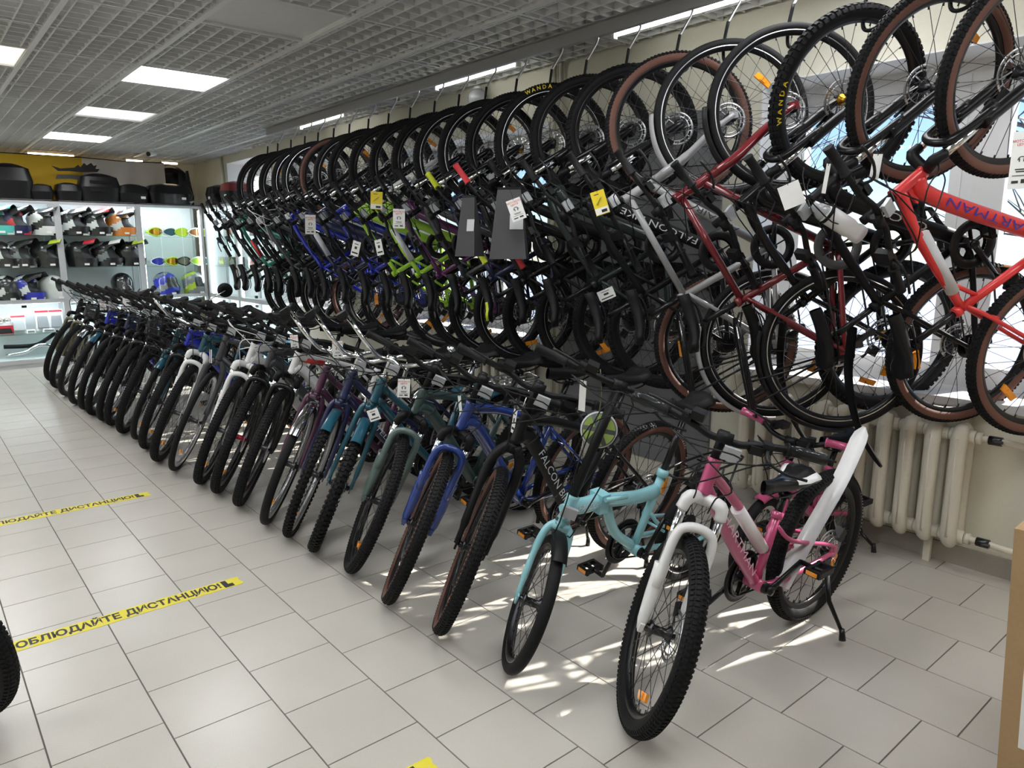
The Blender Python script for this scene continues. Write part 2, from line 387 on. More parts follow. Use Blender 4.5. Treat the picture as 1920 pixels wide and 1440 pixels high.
# riser pipes
def pipe(pts, r, lab, mats='enamel'):
    return tag(ob('heating_pipe', MB().tube(pts, r, 12), mats), lab, 'pipe', 'heating pipes')
pipe([(WX-.03, 3.73, 0), (WX-.03, 3.73, CZ)], .016, 'vertical cream heating pipe beside the slatwall panel')
pipe([(WX-.03, 3.80, 0), (WX-.03, 3.80, CZ)], .016, 'vertical cream heating pipe beside the second window')
pipe([(WX-.03, 10.38, 2.0), (WX-.03, 10.38, CZ)], .018, 'vertical pipe in the far corner above the display cases')
pipe([(WX-.06, .80, 0), (WX-.06, .80, .72)], .024, 'vertical cream riser pipe by the cardboard box')

# cast-iron radiators under the windows
def section_mb():
    s = MB(); h0, h1 = .125, .675
    for x in (-.045, .045):
        s.tube(spline([(x*.3, 0, h0), (x, 0, h0+.07), (x, 0, (h0+h1)/2), (x, 0, h1-.07), (x*.3, 0, h1)], 4), [.018, .024, .026, .027, .028, .027, .027, .027, .027, .027, .027, .027, .028, .027, .026, .024, .018], 10, sx=1.25)
    for z in (h0+.045, h1-.045): s.tube([(0, -.052, z), (0, -.045, z), (0, .045, z), (0, .052, z)], [.026, .03, .03, .026], 12)
    s.tube([(-.068, 0, h0+.05), (-.068, 0, h1-.05)], .006, 6)
    return s
def radiator(y0, n, lab, valves=True):
    r_ = empty('radiator', loc=(WX-.10, y0, 0)); tag(r_, lab, 'radiator')
    for k in range(n): ob('section', mesh('radiator_section', section_mb), 'enamel', r_, Matrix.Translation((0, .105*k, 0)))
    if valves:
        for z, bend in ((.63, .0), (.17, .0)):
            v_ = ob('supply_pipe', MB().tube(spline([(0, -.05, z), (0, -.12, z), (.0, -.22, z-.005), (.03, -.28, z-.02)], 5), .014, 10).revolve([(0, -.075), (.026, -.075), (.026, -.055), (0, -.055)], 14, (0, 0, z)), 'enamel', r_)
            ob('valve', MB().tube([(0, -.10, z), (0, -.15, z)], .02, 8).tube([(-.03, -.11, z), (-.03, -.16, z+.004)], .007, 6).tube([(0, -.125, z), (-.035, -.125, z)], .008, 8), ['darksteel'], v_)
    for k in (1, n-2): ob('foot', MB().box((.04, .105*k, .06), (.02, .03, .12)), 'enamel', r_)
    return r_
radiator(1.085, 11, 'cream cast-iron radiator with valves under the nearest window')
radiator(4.0, 10, 'cream cast-iron radiator under the second window, behind the bike row', False)

# outside: snowy yard with bare trees and a pale block
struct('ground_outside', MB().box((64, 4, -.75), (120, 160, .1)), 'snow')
dm('bark', (.13, .12, .13), .9, bump=.4, scale=12); dm('block', (.55, .56, .6), .8)
def bare_tree(x, y, h, seed, lab):
    rnd = random.Random(seed); tr = empty('bare_tree', loc=(x, y, -.7)); tag(tr, lab, 'tree', 'bare trees outside the windows')
    tm, bm = MB(), MB()
    tm.tube([(0, 0, 0), (.05, .03, h*.25), (.0, -.05, h*.5), (.04, .0, h*.75), (0, 0, h)], [.15, .12, .09, .05, .01], 8)
    def grow(p, d, L, r, lev):
        q = p+d*L*.5+V((rnd.uniform(-.1, .1), rnd.uniform(-.1, .1), .05))*L; e = p+d*L+V((0, 0, .12*L))
        bm.tube([p, q, e], [r, r*.7, r*.35], 4, cap=False)
        if lev:
            for _ in range(4):
                t = rnd.uniform(.35, 1); s_ = p.lerp(e, t); dd = (d+V((rnd.uniform(-1, 1), rnd.uniform(-1, 1), rnd.uniform(-.2, .8)))*.8).normalized()
                grow(s_, dd, L*rnd.uniform(.45, .65), r*.5, lev-1)
    for k in range(22):
        z = h*rnd.uniform(.16, .95); a = rnd.uniform(0, 2*PI); grow(V((0, 0, z)), V((math.cos(a), math.sin(a), rnd.uniform(.2, .8))).normalized(), h*.36*(1.1-z/h), .045*(1.1-z/h), 2)
    ob('trunk', tm, 'bark', tr); ob('branches', bm, 'bark', tr)
bare_tree(9.5, 1.4, 7.5, 1, 'bare tree outside the nearest window'); bare_tree(9.0, 6.6, 8, 2, 'bare tree outside beyond the slatwall panel'); bare_tree(12.5, 9.5, 8.5, 3, 'bare tree outside the far windows'); bare_tree(14, 2.6, 9, 4, 'bare tree farther out in the snowy yard')
# ------------------------------------------------------------------ bicycles (local axes: x forward, y left, z up, origin on the ground under the rear hub)
HA = math.radians(70); AX = V((-math.cos(HA), 0, math.sin(HA))); FW = V((math.sin(HA), 0, math.cos(HA)))
def tyre_mb(R, w, knob):
    s = MB(); h = w/2; kn = (0, .003, .006)[knob]; c = R-h-kn*.6; n = 14; pr = []; mt = []
    for j in range(n):
        a = 2*PI*(j+.5)/n; pr.append((c+math.cos(a)*(h-kn*.3), math.sin(a)*(h-kn*.3)))
        am = 2*PI*(j+1)/n; mt.append(1 if abs(abs(am-PI)-.5*PI) < .95 and math.cos(am) < .45 else 0)
    s.revolve(pr, 96, mats=mt)
    N = {0: 0, 1: 118, 2: 78}[knob]; hh = h-kn*.3
    for i in range(N):
        th = 2*PI*i/N
        for ph, wd, ln in (((-.34, .26, .5), (.34, .26, .5), (-.95, .24, .55), (.95, .24, .55)) if knob == 1 else ((-.25, .36, .62), (.3, .3, .6), (-.95, .34, .6), (.95, .34, .6))):
            t = th+(.5*2*PI/N if ph > 0 else 0); e = V((math.cos(t), 0, math.sin(t))); tg = V((-math.sin(t), 0, math.cos(t))); yy = V((0, 1, 0))
            nn = e*math.cos(ph)+yy*math.sin(ph); bb = nn.cross(tg)
            p = e*c+nn*(hh+kn*.2)
            s.box(p, (ln*2*PI*R/N, wd*w, kn*1.5), 0, Matrix((tg, bb, nn)).transposed(), (.85, .8))
    return s
def rim_mb(R, w):
    ro = R-w+.010; ri = ro-.024; g = .013
    return MB().revolve([(ro, -g), (ro, g), (ro-.008, g+.001), (ri, g*.45), (ri-.002, 0), (ri, -g*.45), (ro-.008, -g-.001)], 96, mats=[0, 1, 0, 0, 0, 0, 1])
def spokes_mb(R, w):
    s = MB(); ri = R-w-.014
    for i in range(28):
        sd = 1 if i % 2 else -1; a = 2*PI*i/28; b = a+(.62 if (i//2) % 2 else -.62)
        s.tube([(.022*math.cos(b), sd*.031, .022*math.sin(b)), (ri*math.cos(a), sd*.004, ri*math.sin(a))], .0012, 4, cap=False)
    for i in range(28):
        a = 2*PI*i/28; s.tube([((ri-.012)*math.cos(a), 0, (ri-.012)*math.sin(a)), (ri*math.cos(a), 0, ri*math.sin(a))], .0028, 5)
    return s
def hub_mb(): return MB().revolve([(.0, -.058), (.007, -.058), (.007, -.05), (.013, -.046), (.013, -.036), (.026, -.034), (.026, -.028), (.015, -.02), (.014, .02), (.026, .028), (.026, .034), (.013, .036), (.013, .046), (.007, .05), (.007, .058), (0, .058)], 18, closed=False)
def rotor_mb():
    s = MB(); y = .040; n = 48
    s.revolve([(.070, y-.001), (.081, y-.001), (.081, y+.001), (.070, y+.001)], n)
    for k in range(16):
        a = 2*PI*k/16; s.box((.0655*math.cos(a), y, .0655*math.sin(a)), (.010, .002, .004), 0, Matrix.Rotation(-a, 3, 'Y'))
    s.revolve([(.056, y-.001), (.0615, y-.001), (.0615, y+.001), (.056, y+.001)], n)
    for k in range(6):
        a = 2*PI*k/6; s.bar((.016*math.cos(a), y, .016*math.sin(a)), (.058*math.cos(a+.5), y, .058*math.sin(a+.5)), (.002, .008), 0, (0, 1, 0))
    return s
def caliper_mb(): return MB().box((-.06, .052, .055), (.045, .028, .04), 0, Matrix.Rotation(.8, 3, 'Y')).tube([(-.06, .06, .07), (-.075, .055, .11)], .006, 6)
def reflector_mb(R): return MB().box((.0, .0, R*.62), (.085, .010, .026), 0, None, (.9, .8)).box((0, 0, R*.62), (.03, .016, .018))
def cassette_mb():
    s = MB()
    for k, r in enumerate((.052, .044, .037, .03, .025)): s.revolve([(.012, -.026-.005*k), (r, -.026-.005*k), (r, -.0285-.005*k), (.012, -.0285-.005*k)], 22, smooth=False)
    return s
def crank_mb(big):
    s = MB(); y = -.050; r = .088 if big else .075
    for k, rr in enumerate(((r, r*.78) if big else (r,))):
        yy = y+.007*k; s.revolve([(rr-.013, yy-.0012), (rr, yy-.0012), (rr, yy+.0012), (rr-.013, yy+.0012)], 36, smooth=False)
        for q in range(36): a = 2*PI*q/36; s.box(((rr+.001)*math.cos(a), yy, (rr+.001)*math.sin(a)), (.005, .0022, .006), 0, Matrix.Rotation(-a, 3, 'Y'))
    for q in range(5): a = 2*PI*q/5; s.bar((0, y, 0), ((r-.01)*math.cos(a), y, (r-.01)*math.sin(a)), (.006, .016), 0, (0, 1, 0))
    s.revolve([(.0, -.062), (.02, -.062), (.02, .05), (0, .05)], 14)
    return s
def guard_mb(): return MB().revolve([(.062, -.060), (.098, -.060), (.100, -.056), (.098, -.053), (.062, -.053)], 40)
def arm_mb(): return MB().tube([(0, 0, 0), (.06, -.004, 0), (.17, -.014, 0)], [.015, .012, .011], 8, sx=.7).revolve([(0, -.01), (.017, -.01), (.017, .008), (0, .008)], 12, (0, 0, 0))
def pedal_mb(): return MB().box((0, -.05, .0), (.095, .012, .022)).box((0, -.095, 0), (.08, .012, .022)).box((.042, -.07, 0), (.012, .06, .022)).box((-.042, -.07, 0), (.012, .06, .022)).tube([(0, 0, 0), (0, -.095, 0)], .009, 8)
def pedal_refl_mb(): return MB().box((.049, -.07, 0), (.004, .04, .014)).box((-.049, -.07, 0), (.004, .04, .014))
def chain_mb(bx, bz, R, r1):
    p = []; rc = .034; y = -.047
    for k in range(9): a = PI/2-PI*k/8; p.append((bx+r1*math.cos(a), y, bz+r1*math.sin(a)))
    p += [(.09, y, R-.12), (.05, y, R-.115), (.04, y, R-.05)]
    for k in range(5): a = -PI*.7-PI*.6*k/4; p.append((rc*math.cos(a), y, R+rc*math.sin(a)))
    return MB().tube(p, .0045, 5, closed=True, sx=.8)
def derail_mb(R): return MB().box((.012, -.058, R-.05), (.03, .02, .05)).bar((.02, -.055, R-.06), (.055, -.052, R-.135), (.008, .02)).revolve([(0, -.055), (.019, -.055), (.019, -.045), (0, -.045)], 12, (.05, 0, R-.12)).revolve([(0, -.055), (.019, -.055), (.019, -.045), (0, -.045)], 12, (.035, 0, R-.065)).tube(spline([(.02, -.06, R-.03), (-.04, -.06, R-.03), (-.03, -.055, R+.03), (.05, -.05, R+.01)], 4), .0025, 5)
def saddle_mb(wd=.155, L=.27):
    s = MB(); N = 12; K = 14
    def fn(u, v):
        x = L*(.5-u)+.02; hw = .019+(wd/2-.019)*max(0, (u-.22)/.78)**1.5
        if u > .86: hw *= math.sqrt(max(0.0, 1-((u-.86)/.145)**2))*.98+.02
        if u < .06: hw *= .55+.45*u/.06
        a = 2*PI*v; ca, sa = math.cos(a), math.sin(a)
        z = (.022*sa if sa > 0 else .030*sa*(1 if u < .7 else .8))+.012*(u-.5)**2*4+(.008 if u > .75 else 0)*u
        z -= (.006 if abs(ca) < .3 and sa > 0 and u > .45 else 0)
        return (x, hw*(abs(ca)**.8)*(1 if ca > 0 else -1), z)
    s.grid(fn, N, K, mfn=lambda u, v: 1 if (.0 < v < .13 or .37 < v < .5) and u > .55 else 0)
    s.tube(spline([(.12, .0, -.02), (.07, .018, -.042), (-.05, .022, -.042), (-.1, .03, -.02)], 3), .0035, 5).tube(spline([(.12, .0, -.02), (.07, -.018, -.042), (-.05, -.022, -.042), (-.1, -.03, -.02)], 3), .0035, 5)
    return s
def fender_mb(R, a0, a1, w=.055, t=.02):
    s = MB(); n = 20; r = R+t
    prof = [(r-.016, -w/2), (r-.004, -w*.38), (r, 0), (r-.004, w*.38), (r-.016, w/2), (r-.018, w/2-.002), (r-.006, w*.36), (r-.003, 0), (r-.006, -w*.36), (r-.018, -w/2+.002)]
    return s.revolve(prof, n, a0=a0, a1=a1)
def grip_mb(L=.12):
    return MB().tube([(0, 0, 0), (0, .006, 0), (0, .008, 0), (0, L-.01, 0), (0, L-.006, 0), (0, L, 0)], [.021, .021, .0165, .0165, .019, .018], 12)
def lever_mb():
    return MB().box((.006, -.02, -.008), (.03, .03, .03)).tube(spline([(.02, -.02, -.01), (.055, -.02, -.03), (.075, .03, -.045), (.07, .10, -.05)], 4), [.006]*5+[.005]*8, 6).box((-.002, -.05, -.022), (.05, .04, .026))
KINDS = {
 'mtb': dict(R=.335, w=.053, wb=1.03, bb=(.425, .29), st=.42, hb=.435, ht=.56, bar=.68, sp=.60),
 'big': dict(R=.352, w=.055, wb=1.07, bb=(.44, .30), st=.44, hb=.45, ht=.58, bar=.70, sp=.62),
 'city': dict(R=.335, w=.044, wb=1.03, bb=(.45, .28), st=.44, hb=.41, ht=.56, bar=.66, sp=.58),
 'road': dict(R=.348, w=.038, wb=1.05, bb=(.44, .29), st=.47, hb=.43, ht=.60, bar=.70, sp=.63),
 'kid': dict(R=.31, w=.056, wb=.97, bb=(.40, .275), st=.27, hb=.435, ht=.55, bar=.63, sp=.33),
 'fold': dict(R=.247, w=.042, wb=.98, bb=(.40, .27), st=.34, hb=.305, ht=.395, bar=.80, sp=.56),
 'mini': dict(R=.20, w=.045, wb=.78, bb=(.33, .21), st=.24, hb=.27, ht=.37, bar=.46, sp=.36),
}
def geom(kind):
    g = dict(KINDS[kind]); g['hub'] = V((g['wb'], 0, g['R'])); g['pt'] = g['hub']-FW*.045; g['P'] = lambda d: g['pt']+AX*d
    sd = V((-math.cos(math.radians(73)), 0, math.sin(math.radians(73)))); g['sd'] = sd; B = V((g['bb'][0], 0, g['bb'][1])); g['B'] = B
    g['ST'] = B+sd*g['st']; g['SP'] = B+sd*g['sp']; g['bc'] = g['P'](g['bar'])+V((.055 if kind != 'fold' else 0, 0, .01)); return g
GM = {k: geom(k) for k in KINDS}
def frame_mb(kind, style):
    g = GM[kind]; s = MB(); B, ST, P, R = g['B'], g['ST'], g['P'], g['R']; hb, ht = g['hb'], g['ht']; sd = g['sd']
    s.tube([P(hb), P(hb+.012), P(ht-.012), P(ht)], [.025, .0215, .0215, .025], 14)
    s.tube([B, B+sd*(g['st']*.5), ST], .0165, 12); s.tube([ST-sd*.025, ST-sd*.003], .0215, 12)
    s.tube([B+V((0, -.036, 0)), B+V((0, .036, 0))], .023, 14)
    for sy in (-1, 1):
        s.tube(spline([B+V((-.01, sy*.022, 0)), B+V((-.08, sy*.045, .005)), (.10, sy*.062, R-.012), (.0, sy*.066, R)], 4), [.012]*9+[.010]*4, 8)
        s.box((.0, sy*.066, R+.002), (.05, .006, .05))
    at = ST-sd*.05 if style != 'fold' else B+sd*.16
    for sy in (-1, 1): s.tube(spline([at+V((0, sy*.012, 0)), at+V((-.06, sy*.045, -.06)), (.03, sy*.066, R+.04), (.0, sy*.066, R+.005)], 4), .0085, 8)
    s.tube([at+V((-.075, -.045, -.09)), at+V((-.075, .045, -.09))], .006, 6)
    if style == 'mtb':
        s.tube(spline([P(ht-.03), P(ht-.03).lerp(ST, .35)+V((0, 0, .006)), ST-sd*.035], 6), [.021]*5+[.0185]*5+[.0165]*3, 12)
        s.tube(spline([P(hb+.03), P(hb+.03)+V((-.09, 0, -.05)), B+V((.05, 0, .055)), B], 5), [.027]+[.030]*10+[.029]*5, 12, sx=.9)
        s.prism([((P(ht-.055)).x-.015, P(ht-.055).z), (P(hb+.03).x-.02, P(hb+.03).z), (P(hb+.03).x-.09, P(hb+.03).z+.01), (P(ht-.05).x-.07, P(ht-.05).z-.03)], -.008, .008)
        s.tube([ST-sd*.035+V((.12, 0, .037)), ST-sd*.11], .009, 8)
    elif style == 'step':
        s.tube(spline([P(ht-.04), P(ht-.04).lerp(B+sd*.2, .45)+V((0, 0, -.03)), B+sd*(g['st']*.46)], 7), .0165, 12)
        s.tube(spline([P(hb+.025), P(hb+.025).lerp(B, .5)+V((.0, 0, -.015)), B], 7), .0205, 12)
    elif style == 'classic':
        s.tube([P(ht-.03), ST-sd*.03], .0155, 12); s.tube([P(hb+.03), B], .0185, 12)
    elif style == 'fold':
        m = V((.66, 0, .545)); h = P((hb+ht)/2)
        s.tube(spline([h, m+V((.08, 0, .003)), m, B+sd*.25+V((.12, 0, .0)), B+sd*.25], 4), [.029]*3+[.031]*6+[.028]*8, 14, sx=.85)
        s.box(m, (.045, .062, .075)); s.tube([m+V((.02, .045, .03)), m+V((-.09, .05, .02))], .009, 8)
        s.tube(spline([m+V((-.04, 0, -.02)), m+V((-.12, 0, -.16)), B+V((.02, 0, .02))], 6), [.02]*13, 10)
        s.tube([ST-sd*.03, ST], .024, 12)
        s.tube([h+V((.012, 0, .0)), h+V((.03, 0, .0))], .018, 12)
    return s
def fork_mb(kind, style):
    g = GM[kind]; s = MB(); P, R, hub = g['P'], g['R'], g['hub']; cr = g['hb']-.03
    off = FW*.045
    if style == 'susp':
        top = R-.11
        for sy in (-1, 1):
            y = V((0, sy*.06, 0))
            s.tube([hub+y-AX*.012, hub+y+AX*.02, hub+y+AX*.10, hub+y+AX*(top-.02), hub+y+AX*top], [.010, .017, .0215, .0225, .024], 12)
            s.box(hub+y, (.03, .014, .03))
        br = R+.012
        s.tube(spline([hub+V((0, .06, 0))+AX*(top-.07)+FW*.012, hub+V((0, .058, 0))+AX*(br-.03)+FW*.022, hub+V((0, .03, 0))+AX*(br+.012)+FW*.026, hub+V((0, -.03, 0))+AX*(br+.012)+FW*.026, hub+V((0, -.058, 0))+AX*(br-.03)+FW*.022, hub+V((0, -.06, 0))+AX*(top-.07)+FW*.012], 5), .0155, 10)
    elif style == 'slim':
        for sy in (-1, 1):
            s.tube(spline([hub+V((0, sy*.056, 0)), hub+V((0, sy*.057, 0))+AX*.10-FW*.02, P(R*.75)+V((0, sy*.052, 0)), P(cr-.02)+V((0, sy*.042, 0)), P(cr+.01)+V((0, sy*.018, 0))], 4), [.009]*3+[.012]*5+[.0145]*9, 10)
            s.box(hub+V((0, sy*.056, 0)), (.03, .006, .035))
        s.tube([P(cr+.0), P(g['hb'])], .017, 10); s.tube([P(cr)+V((0, -.03, 0)), P(cr)+V((0, .03, 0))], .016, 10)
    else:
        for sy in (-1, 1):
            s.tube(spline([hub+V((0, sy*.058, 0)), hub+V((0, sy*.06, 0))+AX*.12-FW*.01, P(R*.8)+V((0, sy*.06, 0))+FW*.005, P(R+.03)+V((0, sy*.05, 0)), P(cr+.02)+V((0, sy*.012, 0))], 4), [.012]*3+[.017]*5+[.021]*9, 12)
            s.box(hub+V((0, sy*.058, 0)), (.034, .008, .038))
        s.tube([P(cr-.01), P(g['hb'])], .022, 12)
    return s
def crown_mb(kind):
    g = GM[kind]; P, hub, R = g['P'], g['hub'], g['R']; cr = g['hb']-.022; s = MB()
    c0 = V((0, .062, 0)); top = cr
    s.tube(spline([hub+c0+AX*(top-.035), hub+V((0, .05, 0))+AX*(top+.005), P(top+.008), hub+V((0, -.05, 0))+AX*(top+.005), hub-c0+AX*(top-.035)], 4), [.019]*3+[.021]*11+[.019]*3, 10)
    s.tube([P(cr), P(g['hb'])], .020, 12)
    return s
def stanch_mb(kind):
    g = GM[kind]; hub, R = g['hub'], g['R']; s = MB()
    for sy in (-1, 1): s.tube([hub+V((0, sy*.06, 0))+AX*(R-.11), hub+V((0, sy*.06, 0))+AX*(g['hb']-.05)], .0145, 10)
    return s
BARS = {
 'riser': [(-.035, .33, .012), (-.02, .22, .012), (0, .12, .01), (.004, .06, -.008), (.004, 0, -.01)],
 'flat': [(-.03, .31, .004), (-.015, .18, .003), (0, .06, 0), (0, 0, 0)],
 'cruise': [(-.17, .29, .075), (-.07, .275, .095), (.02, .21, .098), (.045, .135, .055), (.03, .06, .004), (.012, 0, 0)],
 'small': [(-.03, .25, .05), (-.015, .16, .045), (0, .08, .01), (0, 0, 0)],
 'kidriser': [(-.04, .29, .02), (-.02, .18, .02), (0, .09, .008), (.004, .05, -.004), (.004, 0, -.005)],
}
def bar_path(b):
    h = BARS[b]; return [V(p) for p in h]+[V((p[0], -p[1], p[2])) for p in h[::-1][1:]]
def bar_mb(kind, b):
    g = GM[kind]; s = MB(); bc = g['bc']
    s.tube([p+bc for p in spline(bar_path(b), 5)], .0112, 10)
    return s
def stem_mb(kind, quill):
    g = GM[kind]; P = g['P']; bc = g['bc']; s = MB()
    if quill:
        s.tube(spline([P(g['ht']+.005), P(g['bar']-.02), bc+V((-.01, 0, .002)), bc], 4), [.0125]*13, 10); s.tube([bc+V((0, -.022, 0)), bc+V((0, .022, 0))], .018, 12)
        s.tube([P(g['ht']-.002), P(g['ht']+.02)], .019, 10)
    else:
        s.tube([P(g['ht']), P(g['bar']+.012)], .0165, 12); s.tube([P(g['bar']-.008), bc], .015, 10); s.tube([bc+V((0, -.024, 0)), bc+V((0, .024, 0))], .0185, 12)
    return s
def cables_mb(kind, b):
    g = GM[kind]; bc = g['bc']; P = g['P']; s = MB(); h = BARS[b]; yy = h[0][1]*.55
    for i, (sy, fx, z2) in enumerate(((1, .13, -.02), (-1, .15, -.05), (1, .10, -.10), (-1, .09, .02))):
        a = bc+V((.03, sy*yy, -.015)); e = P(g['hb']-.02)+V((.03, -sy*.03, -.02)) if i < 2 else P(g['hb']+.02)+V((-.16, -sy*.03, -.06))
        s.tube(spline([a, a+V((.06, -sy*.06, .0)), bc+V((fx, -sy*.05, z2-.03)), e+V((.05, 0, .08)), e], 5), .0026, 5)
    return s
def kick_mb(down, R, lean):
    z = .2*math.tan(math.radians(lean)); s = MB()
    if down:
        s.box((.05, .072, R-.035), (.05, .012, .05)); s.tube([(.055, .08, R-.05), (.075, .12, R*.5), (.10, .2, z+.03)], [.010, .009, .007], 8); s.tube([(.098, .195, z+.045), (.103, .207, z+.004)], [.009, .013], 8)
    else:
        s.box((.05, .072, R-.035), (.05, .012, .05)); s.tube([(.05, .08, R-.04), (.26, .085, R-.06)], [.010, .007], 8); s.tube([(.25, .085, R-.06), (.285, .085, R-.065)], [.009, .012], 8)
    return s
def rack_mb(R):
    s = MB(); z = R*2+.06; p = [(.20, .05, z), (.20, -.05, z), (-.16, -.055, z+.01), (-.20, 0, z+.01), (-.16, .055, z+.01)]
    s.tube(spline(p, 3, True), .0055, 6, closed=True)
    for y in (-.018, .018): s.tube([(.20, y, z), (-.17, y, z+.01)], .004, 6)
    for x in (.1, 0, -.1): s.tube([(x, -.053, z), (x, .053, z)], .004, 6)
    for sy in (-1, 1):
        s.tube([(-.02, sy*.07, R), (-.04, sy*.055, z)], .005, 6); s.tube([(-.02, sy*.07, R), (-.14, sy*.055, z)], .005, 6); s.tube([(.20, sy*.05, z), (.26, sy*.02, z-.03)], .005, 6)
    return s
def stays_mb(R, t=.02):
    s = MB()
    for sy in (-1, 1): s.tube([(0, sy*.062, 0), ((R+t-.01)*math.cos(.25+PI), sy*.03, (R+t-.01)*math.sin(.25+PI))], .0025, 5)
    return s
def basket_mb(n=9):
    s = MB(); W, D, Hh = .32, .22, .22
    def rect(z, k): return [(-D/2*k, -W/2*k, z), (D/2*k, -W/2*k, z), (D/2*k, W/2*k, z), (-D/2*k, W/2*k, z)]
    for i in range(6): z = Hh*i/5; s.tube(rect(z, .8+.2*i/5), .0028 if i < 5 else .0045, 5, closed=True)
    for i in range(n):
        y = -W/2+W*i/(n-1)
        for sx in (-1, 1): s.tube([(sx*D/2*.8, y*.8, 0), (sx*D/2, y, Hh)], .002, 4)
        s.tube([(-D/2*.8, y*.8, 0), (D/2*.8, y*.8, 0)], .002, 4)
    for i in range(6):
        x = -D/2+D*i/5
        for sy in (-1, 1): s.tube([(x*.8, sy*W/2*.8, 0), (x, sy*W/2, Hh)], .002, 4)
    return s
def text_on(parent, txt, a, b, off, side, size, m, up_flip=False, bold=.0, squeeze=1.):
    """lettering along a->b on the side of a tube; side=+1 is the left of the bike"""
    a, b = V(a), V(b); x = (b-a).normalized(); n = V((0, side, 0)); y = n.cross(x).normalized()
    o = (a+b)/2+n*off; me = textmesh(txt, 1, bold); mx = frame(x, y, n, o) @ Matrix.Diagonal((size*squeeze, size, 1, 1))
    return ob('lettering', me, m, parent, mx)

def tyre_text(wh, txt, r, a0, off, m):
    s = MB(); da = .105
    for side in (-1, 1):
        for i, ch in enumerate(txt):
            me = textmesh(ch, 1, .02); a = a0-side*(-1)*0+(-side)*da*(i-(len(txt)-1)/2)*(-1)*side*side
            a = a0+side*da*(i-(len(txt)-1)/2); e = V((math.cos(a), 0, math.sin(a))); n = V((0, side, 0)); x = V((-math.sin(a), 0, math.cos(a)))*side; y = n.cross(x)
            mx = frame(x, y, n, e*r+n*(off+.0006)) @ Matrix.Diagonal((.030, .030, 1, 1)); b = len(s.v)
            s.v += [mx @ v.co for v in me.vertices]
            for p in me.polygons: s.face([b+k for k in p.vertices])
    return ob('tyre_lettering', s, m, wh)

